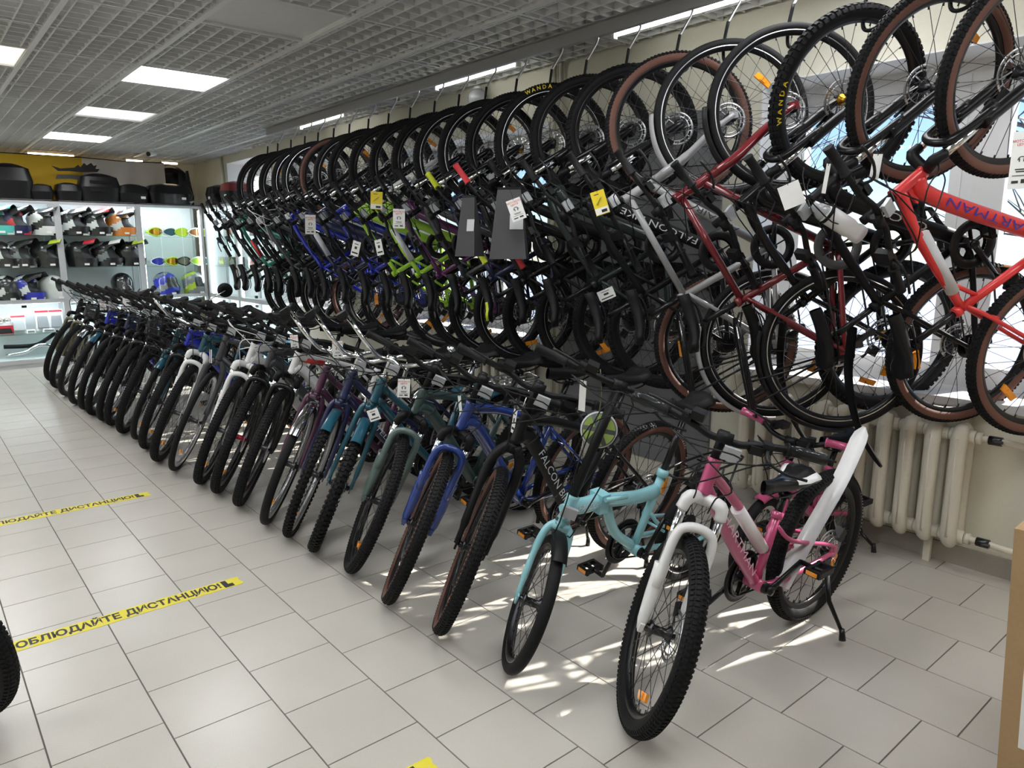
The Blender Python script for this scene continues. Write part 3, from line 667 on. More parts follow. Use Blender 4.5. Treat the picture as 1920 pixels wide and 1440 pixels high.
BIKES = {}
def bike(name, label, mx, kind='mtb', style='mtb', paint='black', forkp=None, forks='susp', tyre=1, tan=False, rim='black', track=None, bars='riser', barm='matte', gripm='grip', seat='matte', seat2=None,
         steer=0., stand=None, lean=12, fenders=None, rack=None, disc=True, refl=True, text=None, textm='letter', basket=False, cablem='plastic', crank=.6, guard='plastic', sleeve=None, hubm='darksteel', quill=False, sp=1.0, seatx=0., frontrefl=True, wrap=False, group=None, barsteer=None, clip=None, tyretext=None):
    g = GM[kind]; R, w, wb, hub = g['R'], g['w'], g['wb'], g['hub']; forkp = forkp or paint
    root = empty(name, mx); tag(root, label, 'bicycle', group)
    S = Matrix.Translation(g['pt']) @ Matrix.Rotation(math.radians(steer), 4, AX) @ Matrix.Translation(-g['pt'])
    dm_ = 'darksteel'
    SB = S if barsteer is None else Matrix.Translation(g['pt']) @ Matrix.Rotation(math.radians(barsteer), 4, AX) @ Matrix.Translation(-g['pt'])
    fr = ob('frame', mesh(('frame', kind, style), lambda: frame_mb(kind, style)), paint, root)
    B, ST, P = g['B'], g['ST'], g['P']
    if text:
        for side in (1, -1):
            a, b = P(g['hb']+.03), B
            if style == 'mtb': a, b = P(g['hb']+.03)+V((-.09, 0, -.05)), B+V((.05, 0, .055))
            if style == 'fold': a, b = P((g['hb']+g['ht'])/2), V((.66, 0, .545))
            if side < 0: a, b = b, a
            if style != 'mtb': a, b = (a.lerp(b, .12), b) if side > 0 else (a, b.lerp(a, .12))
            L = (b-a).length; k = .044 if style == 'mtb' else (.040 if kind == 'kid' else .036); me_ = textmesh(text, 1, 0.); wd_ = max(v.co.x for v in me_.vertices)-min(v.co.x for v in me_.vertices); sq = min(L*.84/(wd_*k), 1.9)
            text_on(fr, text, a, b, .0278 if style == 'mtb' else (.026 if style == 'fold' else .0212), side, k, textm, bold=0., squeeze=sq)
    if sleeve:
        a, b = P(g['ht']-.03), (ST-g['sd']*.035 if style != 'step' else P(g['ht']-.04).lerp(B+g['sd']*(g['st']*.46), .98)-V((0, 0, .012)))
        for s0, s1, mm in sleeve: ob('protective_sleeve', MB().tube([a.lerp(b, s0), a.lerp(b, s1)], .0235, 10), mm, fr)
    # wheels
    for front in (True, False):
        c = hub if front else V((0, 0, R)); T = Matrix.Translation(c); W_ = (S @ T) if front else T
        wh = ob('front_wheel' if front else 'rear_wheel', mesh(('tyre', kind, tyre), lambda: tyre_mb(R, w, tyre)), ['rubber', 'tan' if tan else 'rubber'], root, W_)
        ob('rim', mesh(('rim', kind), lambda: rim_mb(R, w)), [rim, track or rim], wh)
        ob('spokes', mesh(('spokes', kind), lambda: spokes_mb(R, w)), 'steel' if rim in ('alu', 'chrome') else dm_, wh)
        ob('hub', mesh('hub', hub_mb), hubm, wh)
        if disc:
            ob('brake_rotor', mesh('brake_rotor', rotor_mb), 'alu', wh)
            ob('brake_caliper', mesh('brake_caliper', caliper_mb), 'plastic', wh)
        if refl and not (front and refl == 'rear'): ob('wheel_reflector', mesh(('wheel_reflector', kind), lambda: reflector_mb(R)), 'orange', wh, Matrix.Rotation(2.5 if front else 3.6+crank, 4, 'Y'))
        if tyretext and (front or tyretext[2]): tyre_text(wh, tyretext[0], R-w*.52, tyretext[1] if front else tyretext[2], w*.5, tyretext[3])
        if not front: ob('cassette', mesh('cassette', cassette_mb), dm_, wh)
        if fenders:
            fm, cov = fenders
            a0, a1 = ((1.3, 2.0) if front else (1.1, 3.0)) if cov == 'short' else ((1.05, 3.35) if front else (.7, 3.45))
            ob('fender', mesh(('fender', kind, front, cov), lambda: fender_mb(R, a0, a1)), fm, wh)
            if cov == 'full': ob('fender_stay', mesh(('fender_stay', kind), lambda: stays_mb(R)), 'steel', wh)
    # fork
    fk = ob('fork', mesh(('fork', kind, forks), lambda: fork_mb(kind, forks)), forkp, root, S)
    if forks == 'susp':
        ob('fork_crown', mesh(('fork_crown', kind), lambda: crown_mb(kind)), forkp if forkp == 'white' else 'matte', fk)
        ob('stanchions', mesh(('stanchions', kind), lambda: stanch_mb(kind)), 'chrome', fk)
    # bars
    hb = ob('handlebar', mesh(('handlebar', kind, bars), lambda: bar_mb(kind, bars)), barm, root, SB)
    ob('stem', mesh(('stem', kind, quill), lambda: stem_mb(kind, quill)), 'chrome' if quill else ('matte' if kind == 'fold' else barm if barm != 'chrome' else 'alu'), hb)
    bp = [p+g['bc'] for p in bar_path(bars)]
    for sy, e, i1 in ((1, bp[0], bp[1]), (-1, bp[-1], bp[-2])):
        d = (i1-e).normalized(); y = -d; x = V((1, 0, 0)); x = (x-y*x.dot(y)).normalized(); z = x.cross(y)
        Gm = frame(x, y, z, e+d*.115)
        ob('grip', mesh('grip', grip_mb), gripm, hb, Gm)
        lm = frame(x, -y if sy < 0 else y, z if sy > 0 else z, e+d*.155) if sy > 0 else frame(x, y, z, e+d*.155)
        ob('brake_lever', mesh('brake_lever', lever_mb), 'plastic', hb, frame(x, y, z, e+d*.15))
        if wrap: ob('plastic_wrap', mesh('plastic_wrap', lambda: MB().tube([(0, .01, 0), (0, .05, 0), (0, .09, 0), (0, .122, 0)], [.0205, .0195, .0205, .019], 10)), glass('wrap_film', (.85, .86, .88), .2, .15), hb, Gm)
    ob('cables', mesh(('cables', kind, bars), lambda: cables_mb(kind, bars)), cablem, hb)
    if frontrefl: ob('front_reflector', mesh('front_reflector', lambda: MB().box((0, 0, 0), (.014, .055, .042), 0, None, (1, .9)).box((-.015, 0, 0), (.02, .02, .02))), 'clear', hb, Matrix.Translation(g['bc']+V((.035, .03, -.03))) if kind != 'fold' else Matrix.Translation(P(.36)+V((.05, 0, 0))))
    if bars == 'cruise': ob('bell', mesh('bell', lambda: MB().revolve([(0, .022), (.012, .020), (.021, .010), (.024, 0), (.010, -.004), (.010, -.018), (0, -.018)], 16, axis='z', closed=False)), 'chrome', hb, Matrix.Translation(bp[1]+V((.0, -.03, .035))))
    if basket: ob('basket', mesh('basket', basket_mb), 'matte', hb, Matrix.Translation(g['bc']+V((.15, 0, -.22))))
    # saddle
    SP = B+g['sd']*(g['sp']*sp)
    ob('seatpost', MB().tube([ST-g['sd']*.05, SP], .0135, 10).tube([SP+V((-.01, -.02, 0)), SP+V((-.01, .02, 0))], .013, 8), 'chrome' if quill else 'black', root)
    ob('saddle', mesh(('saddle', quill or kind == 'kid'), lambda: saddle_mb(.19 if quill or kind == 'kid' else .15, .26)), [seat, seat2 or seat], root, Matrix.Translation(SP+V((-.01+seatx, 0, .05))))
    # drive train
    ck = ob('crankset', mesh(('crankset', kind in ('mtb', 'big')), lambda: crank_mb(kind in ('mtb', 'big'))), 'black', root, Matrix.Translation(B))
    if guard: ob('chain_guard', mesh('chain_guard', guard_mb), guard, ck)
    for q in (0, 1):
        Mx = Matrix.Rotation(crank+PI*q, 4, 'Y')
        if q: Am = Mx @ Matrix.Translation((0, .060, 0)) @ Matrix.Diagonal((1, -1, 1, 1))
        else: Am = Mx @ Matrix.Translation((0, -.064, 0))
        ob('crank_arm', mesh('crank_arm', arm_mb), 'black' if not quill else 'chrome', ck, Am)
        Pm = Am @ Matrix.Translation((.168, -.014, 0)) @ Matrix.Rotation(-crank-PI*q, 4, 'Y')
        pd = ob('pedal', mesh('pedal', pedal_mb), 'plastic', ck, Pm)
        ob('pedal_reflector', mesh('pedal_reflector', pedal_refl_mb), 'orange', ck, Pm)
    ob('chain', mesh(('chain', kind), lambda: chain_mb(g['bb'][0], g['bb'][1], R, .086 if kind in ('mtb', 'big') else .073)), 'darksteel', root)
    ob('rear_derailleur', mesh(('rear_derailleur', kind), lambda: derail_mb(R)), 'darksteel', root)
    if stand is not None: ob('kickstand', mesh(('kickstand', kind, stand, lean), lambda: kick_mb(stand, R, lean)), 'black', root)
    if rack: ob('rear_rack', mesh(('rear_rack', kind), lambda: rack_mb(R)), rack, root)
    if clip:
        P4 = clip[1]; s = MB(); cp = spline(P4, 5)
        def cf(u, v):
            q = u*(len(cp)-1); i = min(int(q), len(cp)-2); p = cp[i].lerp(cp[i+1], q-i); t = (cp[i+1]-cp[i]).normalized(); n = t.cross(V((0, 1, 0))).normalized(); a = (v-.5)*2; ww = .031*(1 if u < .9 else math.sqrt(max(.02, 1-((u-.9)/.1)**2)))
            return p+V((0, a*ww, 0))-n*(.012*a*a)
        s.grid(cf, 22, 6); s.grid(lambda u, v: cf(u, v)+V((.002, 0, .002)), 22, 6)
        ob('clip_on_mudguard', s, clip[0], root)
    BIKES[label] = (root, S, g, mx)
    return root, S, g
def floor_mx(fx, fy, kind, lean, steer, al=0.):
    g = GM[kind]; wb, R, w = g['wb'], g['R'], g['w']; hub = g['hub']; pt = g['pt']
    S = Matrix.Translation(pt) @ Matrix.Rotation(math.radians(steer), 4, AX) @ Matrix.Translation(-pt)
    L = Matrix.Rotation(-math.radians(lean), 4, 'X'); c = R-w/2
    mz = min((L @ (S @ (hub+V((math.cos(t*PI/36), 0, math.sin(t*PI/36)))*c))).z for t in range(72))-w/2*.97
    rz = min((L @ V((0, 0, R-c))).z, 9)-w/2*.97
    pitch = math.atan2(mz-rz, wb)
    W_ = Matrix.Rotation(PI+math.radians(al), 4, 'Z'); base = V((fx, fy, 0))-W_.to_3x3() @ V((wb, 0, 0))
    return Matrix.Translation(base+V((0, 0, -rz))) @ W_ @ Matrix.Rotation(pitch, 4, 'Y') @ L
def hang_mx(hy, kind, psi, tx, ty, steer, ztop=2.365, X=3.0):
    g = GM[kind]; R = g['R']
    fwd = V((tx, ty, 1)).normalized(); ps = math.radians(psi); up = V((-math.cos(ps), math.sin(ps), 0)); up = (up-fwd*up.dot(fwd)).normalized(); left = up.cross(fwd)
    Mr = frame(fwd, left, up, (0, 0, 0)); pt, hub = g['pt'], g['hub']
    S = Matrix.Translation(pt) @ Matrix.Rotation(math.radians(steer), 4, AX) @ Matrix.Translation(-pt)
    # highest point of the tyre goes under the hook
    pts = [Mr @ (S @ (hub+V((math.cos(t*PI/45), 0, math.sin(t*PI/45)))*R)) for t in range(90)]
    top = max(pts, key=lambda p: p.z)
    return Matrix.Translation(V((X, hy, ztop))-top) @ Mr
def wpt(label, p, steered=True):
    root, S, g, mx = BIKES[label]; return mx @ (S @ V(p)) if steered else mx @ V(p)
# ------------------------------------------------------------------ bikes parked on the floor, near to far
FG = 'bikes parked on the floor in a row'
def fb(label, fx, fy, lean, steer, al=0., kind='mtb', **k):
    return bike('bicycle', label, floor_mx(fx, fy, kind, lean, steer, al), kind=kind, steer=steer, stand=True, lean=12, group=FG, **k)
fb('pink bicycle with white fork and white mudguard, nearest in the floor row', 1.635, 1.325, 5.5, 50, -2, 'kid', barsteer=38, style='step', paint='pink', forkp='white', tyre=1, rim='black', bars='kidriser', seat='black', seat2='white', text='HARTMAN', textm='letterpink', wrap=True, cablem='plastic', crank=.45, sleeve=[(.45, .95, 'white')], clip=('white', [(.30, .05, .25), (.16, .05, .42), (.0, .05, .60), (-.13, .04, .78)]))
fb('turquoise folding bicycle with small wheels beside the pink bicycle', 1.538, 1.817, 10.6, 50, 0, 'fold', style='fold', paint='aqua', forks='slim', tyre=0, rim='darksteel', track='alu', bars='flat', disc=False, text='FALCON', textm='white', refl=False, fenders=('matte', 'short'), crank=1.2, rack='black')
fb('matte black bicycle with brown tyre walls and pale lettering on its down tube', 1.544, 2.195, 12, 47, 0, 'mtb', paint='matte', forks='rigid', tan=True, text='FALCON BIKE', crank=.9)
fb('glossy blue bicycle with blue suspension fork in the floor row', 1.519, 2.541, 14, 50, 0, 'mtb', paint='blue', tan=True, rim='black', crank=.3)
fb('grey-green bicycle with suspension fork in the floor row', 1.531, 2.922, 15, 57, 0, 'mtb', paint='darkgreen', forkp='greygreen', rim='black', crank=1.5)
fb('teal bicycle with teal mudguards and rigid fork in the floor row', 1.507, 3.218, 12.9, 52.8, 0, 'mtb', style='step', paint='teal', forks='slim', tyre=2, rim='alu', bars='cruise', barm='chrome', quill=True, disc=False, fenders=('skyblue', 'short'), rack='chrome', crank=.1, frontrefl=True)
fb('dark navy bicycle with teal mudguards and chrome upright handlebar', 1.487, 3.451, 11.1, 51.5, 0, 'city', style='step', paint='navy', forks='slim', tyre=2, rim='alu', bars='cruise', barm='chrome', quill=True, disc=False, fenders=('skyblue', 'short'), text='STELS', crank=2.2)
fb('plum purple city bicycle with chrome mudguards and chrome handlebar', 1.463, 3.69, 11, 52, 0, 'city', style='step', paint='purple', forks='slim', tyre=0, rim='alu', bars='cruise', barm='chrome', quill=True, disc=False, fenders=('chrome', 'full'), gripm='grip', rack='black', crank=.8)
fb('black bicycle with red and white frame next to the plum city bicycle', 1.460, 4.075, 12, 55, 0, 'big', paint='white', forkp='black', rim='black', sleeve=[(.1, .35, 'redgrip')], crank=1.1)
fb('black bicycle with dark red front hub in the floor row', 1.439, 4.375, 12, 55, 0, 'big', paint='grey', forkp='black', rim='black', track='alu', hubm='maroonhub', crank=.2)
fb('white framed bicycle with white suspension fork in the floor row', 1.413, 4.616, 12, 56, 0, 'big', paint='white', forkp='white', rim='black', cablem='cablewhite', crank=1.9)
fb('dark grey bicycle with smooth tyres, silver rims and red head badge', 1.371, 5.006, 12, 56, 0, 'road', style='classic', paint='grey', forkp='grey', forks='rigid', tyre=0, rim='alu', bars='flat', crank=.7)
fb('bicycle with white fork arch between the dark grey bike and the basket bike', 1.345, 5.302, 12, 56, 0, 'big', paint='teal', forkp='white', rim='black', track='alu', crank=1.3)
fb('dark blue bicycle with knobby tyres beside the basket bike', 1.364, 5.695, 12, 57, 0, 'big', paint='royal', forkp='black', crank=.5)
fb('teal city bicycle with black wire basket on the handlebar', 1.372, 6.016, 12, 57, 0, 'city', style='step', paint='skyblue', forks='slim', tyre=0, rim='alu', bars='cruise', barm='chrome', quill=True, disc=False, basket=True, fenders=('skyblue', 'short'), crank=.9)
rest = [('black bicycle with knobby tyres just beyond the basket bike', 'matte', 'black', 1), ('charcoal bicycle, second beyond the basket bike', 'grey', 'black', 1), ('black smooth-tyred bicycle, third beyond the basket bike', 'black', 'black', 0),
        ('navy bicycle, fourth beyond the basket bike', 'navy', 'black', 1), ('black bicycle, fifth beyond the basket bike', 'matte', 'matte', 0), ('blue bicycle with pale blue mudguard towards the far end', 'royal', 'black', 0),
        ('black bicycle with silver mudguard near the far end of the floor row', 'black', 'black', 0), ('black bicycle, last but one at the far end of the floor row', 'grey', 'olive', 1), ('black knobby-tyred bicycle at the far end by the display cases', 'black', 'olive', 1)]
pos = [(1.341, 6.293), (1.33, 6.64), (1.313, 6.85), (1.29, 7.15), (1.279, 7.435), (1.26, 7.77), (1.26, 8.29), (1.262, 8.79), (1.281, 9.31)]
for i, ((lab, pa, fk, ty), (x, y)) in enumerate(zip(rest, pos)):
    fb(lab, x, y, 11, 58, 0, 'big', paint=pa, forkp=fk, tyre=ty, rim='alu' if i in (2, 5, 6) else 'black', fenders=(('skyblue', 'short') if i == 5 else ('chrome', 'short')) if i in (5, 6) else None, crank=.4*i, refl=i in (1, 4))
bike('bicycle', 'black bicycle at the picture edge across the aisle, only its wheel showing', floor_mx(-.075, 2.64, 'big', 3, -56, 180), kind='big', steer=-56, stand=True, lean=12, paint='black', rim='black', tyre=1, group='bikes across the aisle')
bike('child_bicycle', 'small pink child bicycle behind the pink bicycle, against the radiator wall', floor_mx(2.72, 1.62, 'mini', 6, 10, -4), kind='mini', style='step', paint='pink', forkp='pink', forks='slim', tyre=0, rim='white', bars='small', gripm='pink', disc=False, refl=False, steer=10, stand=True, lean=12, seat='matte', fenders=('pink', 'short'), sp=.9)

# ------------------------------------------------------------------ bikes hanging from the rail by the front wheel, far to near
HG = 'bikes hanging from the rail by the front wheel'
HY = [7.346, 7.094, 6.781, 6.476, 6.204, 5.902, 5.621, 5.304, 4.995, 4.689, 4.375, 4.088, 3.797, 3.499, 3.194, 2.917, 2.62, 2.301, 2.035, 1.721, 1.405, 1.095, .79]
HS = [
 ('black hanging bicycle, farthest along the rail', dict(paint='black')),
 ('green and red hanging bicycle near the far end of the rail', dict(paint='green', sleeve=[(.45, .8, 'brightred')])),
 ('black hanging bicycle, third from the far end of the rail', dict(paint='matte', tyre=0)),
 ('charcoal hanging bicycle, fourth from the far end of the rail', dict(paint='grey', tyre=0, track='alu')),
 ('dark hanging bicycle with white cables', dict(paint='black', cablem='cablewhite', tyre=0, track='alu')),
 ('dark hanging bicycle with royal blue head tube and brown tyre walls', dict(paint='royal', tan=True)),
 ('navy hanging bicycle with grey foam sleeve on the top tube', dict(paint='navy', sleeve=[(.35, .75, 'sleeve')], tyre=0, track='alu')),
 ('dark navy hanging bicycle beside the royal blue one', dict(paint='navy')),
 ('royal blue hanging bicycle with blue fork', dict(paint='royal')),
 ('lime green hanging bicycle with black sleeve', dict(paint='lime', sleeve=[(.55, .8, 'matte')])),
 ('lime green and white hanging bicycle', dict(paint='lime', forkp='white', sleeve=[(.3, .8, 'white')])),
 ('violet hanging bicycle with price card', dict(paint='violet', track='alu', tyretext=('WANDA', 2.9, None, 'yellow'))),
 ('charcoal hanging bicycle with silver rims beside the violet one', dict(paint='grey', track='alu', tyre=0)),
 ('navy hanging bicycle with white sleeve and orange front hub', dict(paint='navy', hubm='gold', sleeve=[(.45, .8, 'sleeve')])),
 ('black hanging bicycle with yellow-green grips and saddle', dict(paint='black', gripm='yellowgreen', seat='matte', seat2='yellowgreen', track='alu', tyretext=('WANDA', 0, 2.9, 'yellow'))),
 ('black hanging bicycle with red grips', dict(paint='matte', gripm='redgrip')),
 ('dark green hanging bicycle with knobby tyres', dict(paint='deepgreen', tyre=2)),
 ('black hanging bicycle with white lettering and brown tyre walls', dict(paint='matte', tan=True, text='FALCON BIKE', kind='big')),
 ('silver hanging city bicycle with silver mudguards and black rack', dict(paint='silver', forkp='silver', kind='road', style='classic', forks='rigid', tyre=0, rim='black', track='alu', fenders=('silver', 'short'), rack='black', bars='flat', text='ALTAIR', textm='grey', disc=True)),
 ('dark red hanging city bicycle with black mudguards and rack', dict(paint='red', forkp='red', kind='road', style='classic', forks='rigid', tyre=0, rim='black', track='alu', fenders=('black', 'short'), rack='black', bars='flat', text='ALTAIR', textm='letterdark', guard='grey')),
 ('black hanging bicycle with orange front hub and knobby tyres', dict(paint='black', kind='big', tyre=2, hubm='gold', tyretext=('WANDA', 1.25, None, 'yellow'), clip=('matte', [(.26, 0, .80), (.05, 0, .86), (-.2, 0, .86), (-.42, 0, .80)]))),
 ('matte black hanging bicycle with pale outlined lettering', dict(paint='matte', kind='big', tan=True, text='ORCA', textm='sleeve', clip=('matte', [(.26, 0, .80), (.05, 0, .86), (-.2, 0, .86), (-.42, 0, .80)]))),
 ('bright red hanging bicycle with blue lettering, nearest on the rail', dict(paint='brightred', forkp='black', kind='big', tan=True, text='HARTMAN', textm='letterblue', sleeve=[(.35, .85, 'sleeve')])),
]
rnd = random.Random(5)
for i, (hy, (lab, kw)) in enumerate(zip(HY, HS)):
    k = dict(kind='mtb', rim='black', disc=True, refl='rear' if i % 3 else True, forkp='black'); k.update(kw); kind = k.pop('kind')
    st = 1+rnd.uniform(-4, 4); psi = 43+rnd.uniform(-3, 3); tx, ty = -.13, .215+rnd.uniform(-.02, .02)
    if hy < 1.5: st = -10; psi = 32; tx, ty = -.40, .09
    bike('bicycle', lab, hang_mx(hy, kind, psi, tx, ty, st), kind=kind, steer=st, barsteer=-88+rnd.uniform(-14, 14), stand=False, group=HG, crank=rnd.uniform(0, 3), **k)
    hk = empty('bike_hook', loc=(3.0, hy, 2.56)); tag(hk, ('steel hook holding up the '+lab.replace(' hanging', '').replace(' near the far end of the rail', '').replace('dark bicycle with royal', 'bicycle with royal')), 'hook', 'bike hooks along the rail')
    ob('hook_rod', mesh('hook_rod', lambda: MB().tube(spline([(.06, 0, .03), (.06, 0, -.02), (.03, .015, -.08), (.002, .022, -.125)], 5), .006, 8)), 'alu', hk)
    ob('hook_sleeve', mesh('hook_sleeve', lambda: MB().tube(spline([(.002, .022, -.12), (0, .036, -.20), (0, .036, -.27), (.0, .015, -.292), (0, -.025, -.285), (0, -.04, -.262)], 5), .0075, 8)), 'matte', hk)

# ------------------------------------------------------------------ price cards
def at(px, py, X=None, Y=None, Z=None):
    d = pix(px, py); k = X/d.x if X is not None else (Y/d.y if Y is not None else (Z-H)/d.z)
    return V((0, 0, H))+d*k
def card(px, py, X, w, h, lab, turn=0., tilt=0., m='paper', kind='full'):
    c = at(px, py, X=X); az = math.atan2(c.x, c.y)+math.radians(turn)
    n = V((-math.sin(az), -math.cos(az), 0)); x = V((0, 0, 1)).cross(n).normalized(); y = n.cross(x)
    mx = frame(x, y, n, c) @ Matrix.Rotation(math.radians(tilt), 4, 'Z')
    r_ = empty('price_tag', mx); tag(r_, lab, 'price tag', 'price cards hung on the bikes')
    ob('card', MB().prism([(-w/2, -h/2), (w/2, -h/2), (w/2, h/2), (-w/2, h/2)], -.0006, .0006, plane='xy'), m, r_)
    ob('string', MB().tube(spline([(0, h*.44, .001), (.004, h*.75, 0), (-.004, h*.75+.05, -.01)], 4), .0012, 4), 'matte', r_)
    dk = 'letterdark'
    if kind == 'full':
        ob('print', textmesh('МОТОВЕЛО\nЦЕНТР', 1, .01), 'letterred', r_, Matrix.Translation((0, h*.30, .001)) @ Matrix.Diagonal((w*.17, w*.17, 1, 1)))
        ob('emblem', MB().revolve([(w*.15, 0), (w*.19, 0), (w*.19, .0004), (w*.15, .0004)], 14, (0, 0, .0008), axis='z', a0=0, a1=PI).box((-w*.1, .0, .001), (w*.05, w*.16, .0006)).box((w*.1, .0, .001), (w*.05, w*.16, .0006)).box((0, -h*.16, .001), (w*.5, h*.02, .0006)).box((0, -h*.20, .001), (w*.4, h*.02, .0006)).box((0, -h*.27, .001), (w*.7, h*.012, .0006)).box((-w*.2, -h*.38, .001), (w*.3, h*.045, .0006)).box((w*.2, -h*.37, .001), (w*.26, h*.07, .0006)), dk, r_)
    elif kind == 'yellow':
        ob('print', MB().box((0, -h*.34, .001), (w*.96, h*.26, .0008)), 'paper', r_)
        ob('emblem', MB().bar((-w*.25, -h*.05, .001), (w*.2, h*.22, .001), (.001, h*.09)).box((-w*.1, h*.36, .001), (w*.35, h*.03, .0006)).box((w*.15, -h*.36, .0018), (w*.4, h*.12, .0006)), dk, r_)
    elif kind == 'price':
        ob('print', MB().box((0, h*.3, .001), (w*.5, h*.05, .0006)).box((0, h*.05, .001), (w*.3, h*.18, .0006)).box((0, -h*.3, .001), (w*.75, h*.10, .0006)), dk, r_)
card(757, 728, 1.60, .052, .080, 'white price card with red heading in front of the grey-green bicycle', 0, -4)
card(552, 641, 1.62, .045, .075, 'white price card on the plum city bicycle handlebar', 25, 3)
card(633, 655, 1.66, .052, .085, 'white price card below the chrome handlebar of the navy bicycle', 0, 0)
card(701, 778, 1.62, .055, .055, 'square white card with a bicycle emblem by the teal bicycle', 20, 20, 'paper', 'price')
card(240, 569, 1.50, .085, .085, 'wide white price card with large figures in the far floor row', 0, -8, 'paper', 'price')
card(210, 573, 1.50, .055, .085, 'small white price card, middle one of the far cluster', 0, 2, 'paper', 'full')
card(193, 573, 1.48, .055, .085, 'small white price card at the far side of the far cluster', 0, 0, 'paper', 'full')
card(964, 790, 1.75, .022, .10, 'narrow white card seen edge-on by the matte black bicycle', 55, -14, 'paper', 'price')
card(863, 762, 1.72, .02, .09, 'narrow white card by the blue bicycle head tube', 55, 8, 'paper', 'blank')
card(1092, 742, 1.80, .03, .11, 'blank white card hanging beside the folding bicycle handlebar', 40, -3, 'paper', 'blank')
card(395, 668, 1.50, .02, .09, 'narrow white card by the white framed bicycle', 50, -6, 'paper', 'blank')
card(968, 393, 2.36, .072, .105, 'white price card with red heading in front of the tall dark paper bag', 0, 20)
card(1125, 380, 2.42, .062, .105, 'yellow price card above the lettered black hanging bicycle', 0, 18, 'yellow', 'yellow')
card(706, 376, 2.40, .075, .11, 'yellow price card on the violet hanging bicycle', 0, -3, 'yellow', 'yellow')
card(748, 410, 2.38, .072, .115, 'white price card beside the violet hanging bicycle', 0, -2)
card(582, 421, 2.38, .075, .14, 'white price card on the dark navy hanging bicycle', 0, -2)
card(667, 466, 2.40, .06, .10, 'tilted white price card in front of the lime hanging bicycle', 30, -16, 'paper', 'price')
card(711, 464, 2.40, .05, .10, 'white price card between the lime and violet hanging bicycles', 30, 12, 'paper', 'price')
card(1484, 366, 2.48, .075, .085, 'blank diamond-tilted white card in front of the dark red hanging bicycle', 10, 22, 'paper', 'blank')
card(1642, 314, 2.52, .032, .085, 'blank white card on a yellow string by the black hanging bicycle', 30, -6, 'paper', 'blank')
card(1549, 335, 2.52, .02, .10, 'narrow blank white card beside the diamond-tilted card', 50, -9, 'paper', 'blank')
card(1137, 552, 2.72, .085, .055, 'white barcode label on the dark green hanging bicycle', 10, 24, 'paper', 'price')
card(1916, 300, 2.2, .05, .14, 'white price card cut by the picture edge on the nearest hanging bike', 20, 0, 'paper', 'full')
# round green disc hung on the folding bicycle's mast
c = at(1123, 806, X=1.80); n = (V((0, 0, H))-c).normalized(); n.z *= .3; n.normalize(); x = V((0, 0, 1)).cross(n).normalized()
rd = empty('round_hang_tag', frame(x, n.cross(x), n, c) @ Matrix.Scale(1.4, 4)); tag(rd, 'round grey disc with green wedges hung on the folding bicycle mast', 'hang tag')
ob('disc', MB().revolve([(0, -.002), (.046, -.002), (.046, .002), (0, .002)], 32, axis='z'), 'sleeve', rd)
dm('wedge', (.30, .42, .10), .5); dm('discgrey', (.10, .11, .11), .5)
ob('face_plate', MB().revolve([(0, .002), (.0425, .002), (.0425, .003), (0, .003)], 32, axis='z'), 'discgrey', rd)
for k in range(6):
    a = PI/3*k+.35; pts = [(.012*math.cos(a), .012*math.sin(a))]+[(.040*math.cos(a-.38+.19*q), .040*math.sin(a-.38+.19*q)) for q in range(5)]
    ob('wedge', MB().prism(pts, .0032, .004, plane='xy'), 'wedge', rd)
ob('loop', MB().tube(spline([(0, .044, 0), (.004, .09, 0), (0, .15, -.01)], 4), .0015, 5), 'olive', rd)
# dark paper bags hung on the hanging bikes' bars
dm('bagpaper', (.05, .05, .053), .6)
def bag(px, py, X, w, h, d, lab, turn):
    c = at(px, py, X=X); az = math.atan2(c.x, c.y)+math.radians(turn); n = V((-math.sin(az), -math.cos(az), 0)); x = V((0, 0, 1)).cross(n).normalized()
    b_ = empty('paper_bag', frame(x, n.cross(x), n, c-V((0, 0, h/2)))); tag(b_, lab, 'bag', 'dark paper bags on the hanging bikes')
    s = MB(); v0 = len(s.v)
    for z, kk in ((0, 1), (h, .12)):
        for px_, pz in ((-.5, -.5), (0, -.5+.0), (.5, -.5), (.5, .5), (0, .5), (-.5, .5)): s.v.append(V((px_*w*(1 if z == 0 else .62), z, pz*d*kk)))
    s.face([0, 1, 2, 3, 4, 5]); 
    for i in range(6): j = (i+1) % 6; s.face([i, j, j+6, i+6])
    ob('bag_body', s, 'bagpaper', b_)
    ob('bag_fold', MB().box((0, h, 0), (w*.62, .012, d*.14)), 'plastic', b_)
    ob('sticker', MB().box((w*.22, h*.52, d*.30), (w*.36, h*.2, .002), 0, Matrix.Rotation(-.14, 3, 'X')), 'sleeve', b_)
bag(955, 420, 2.42, .19, .35, .10, 'tall dark grey paper bag below the red grip', 10)
bag(880, 425, 2.44, .13, .32, .10, 'slimmer dark grey paper bag below the yellow-green grip', 35)

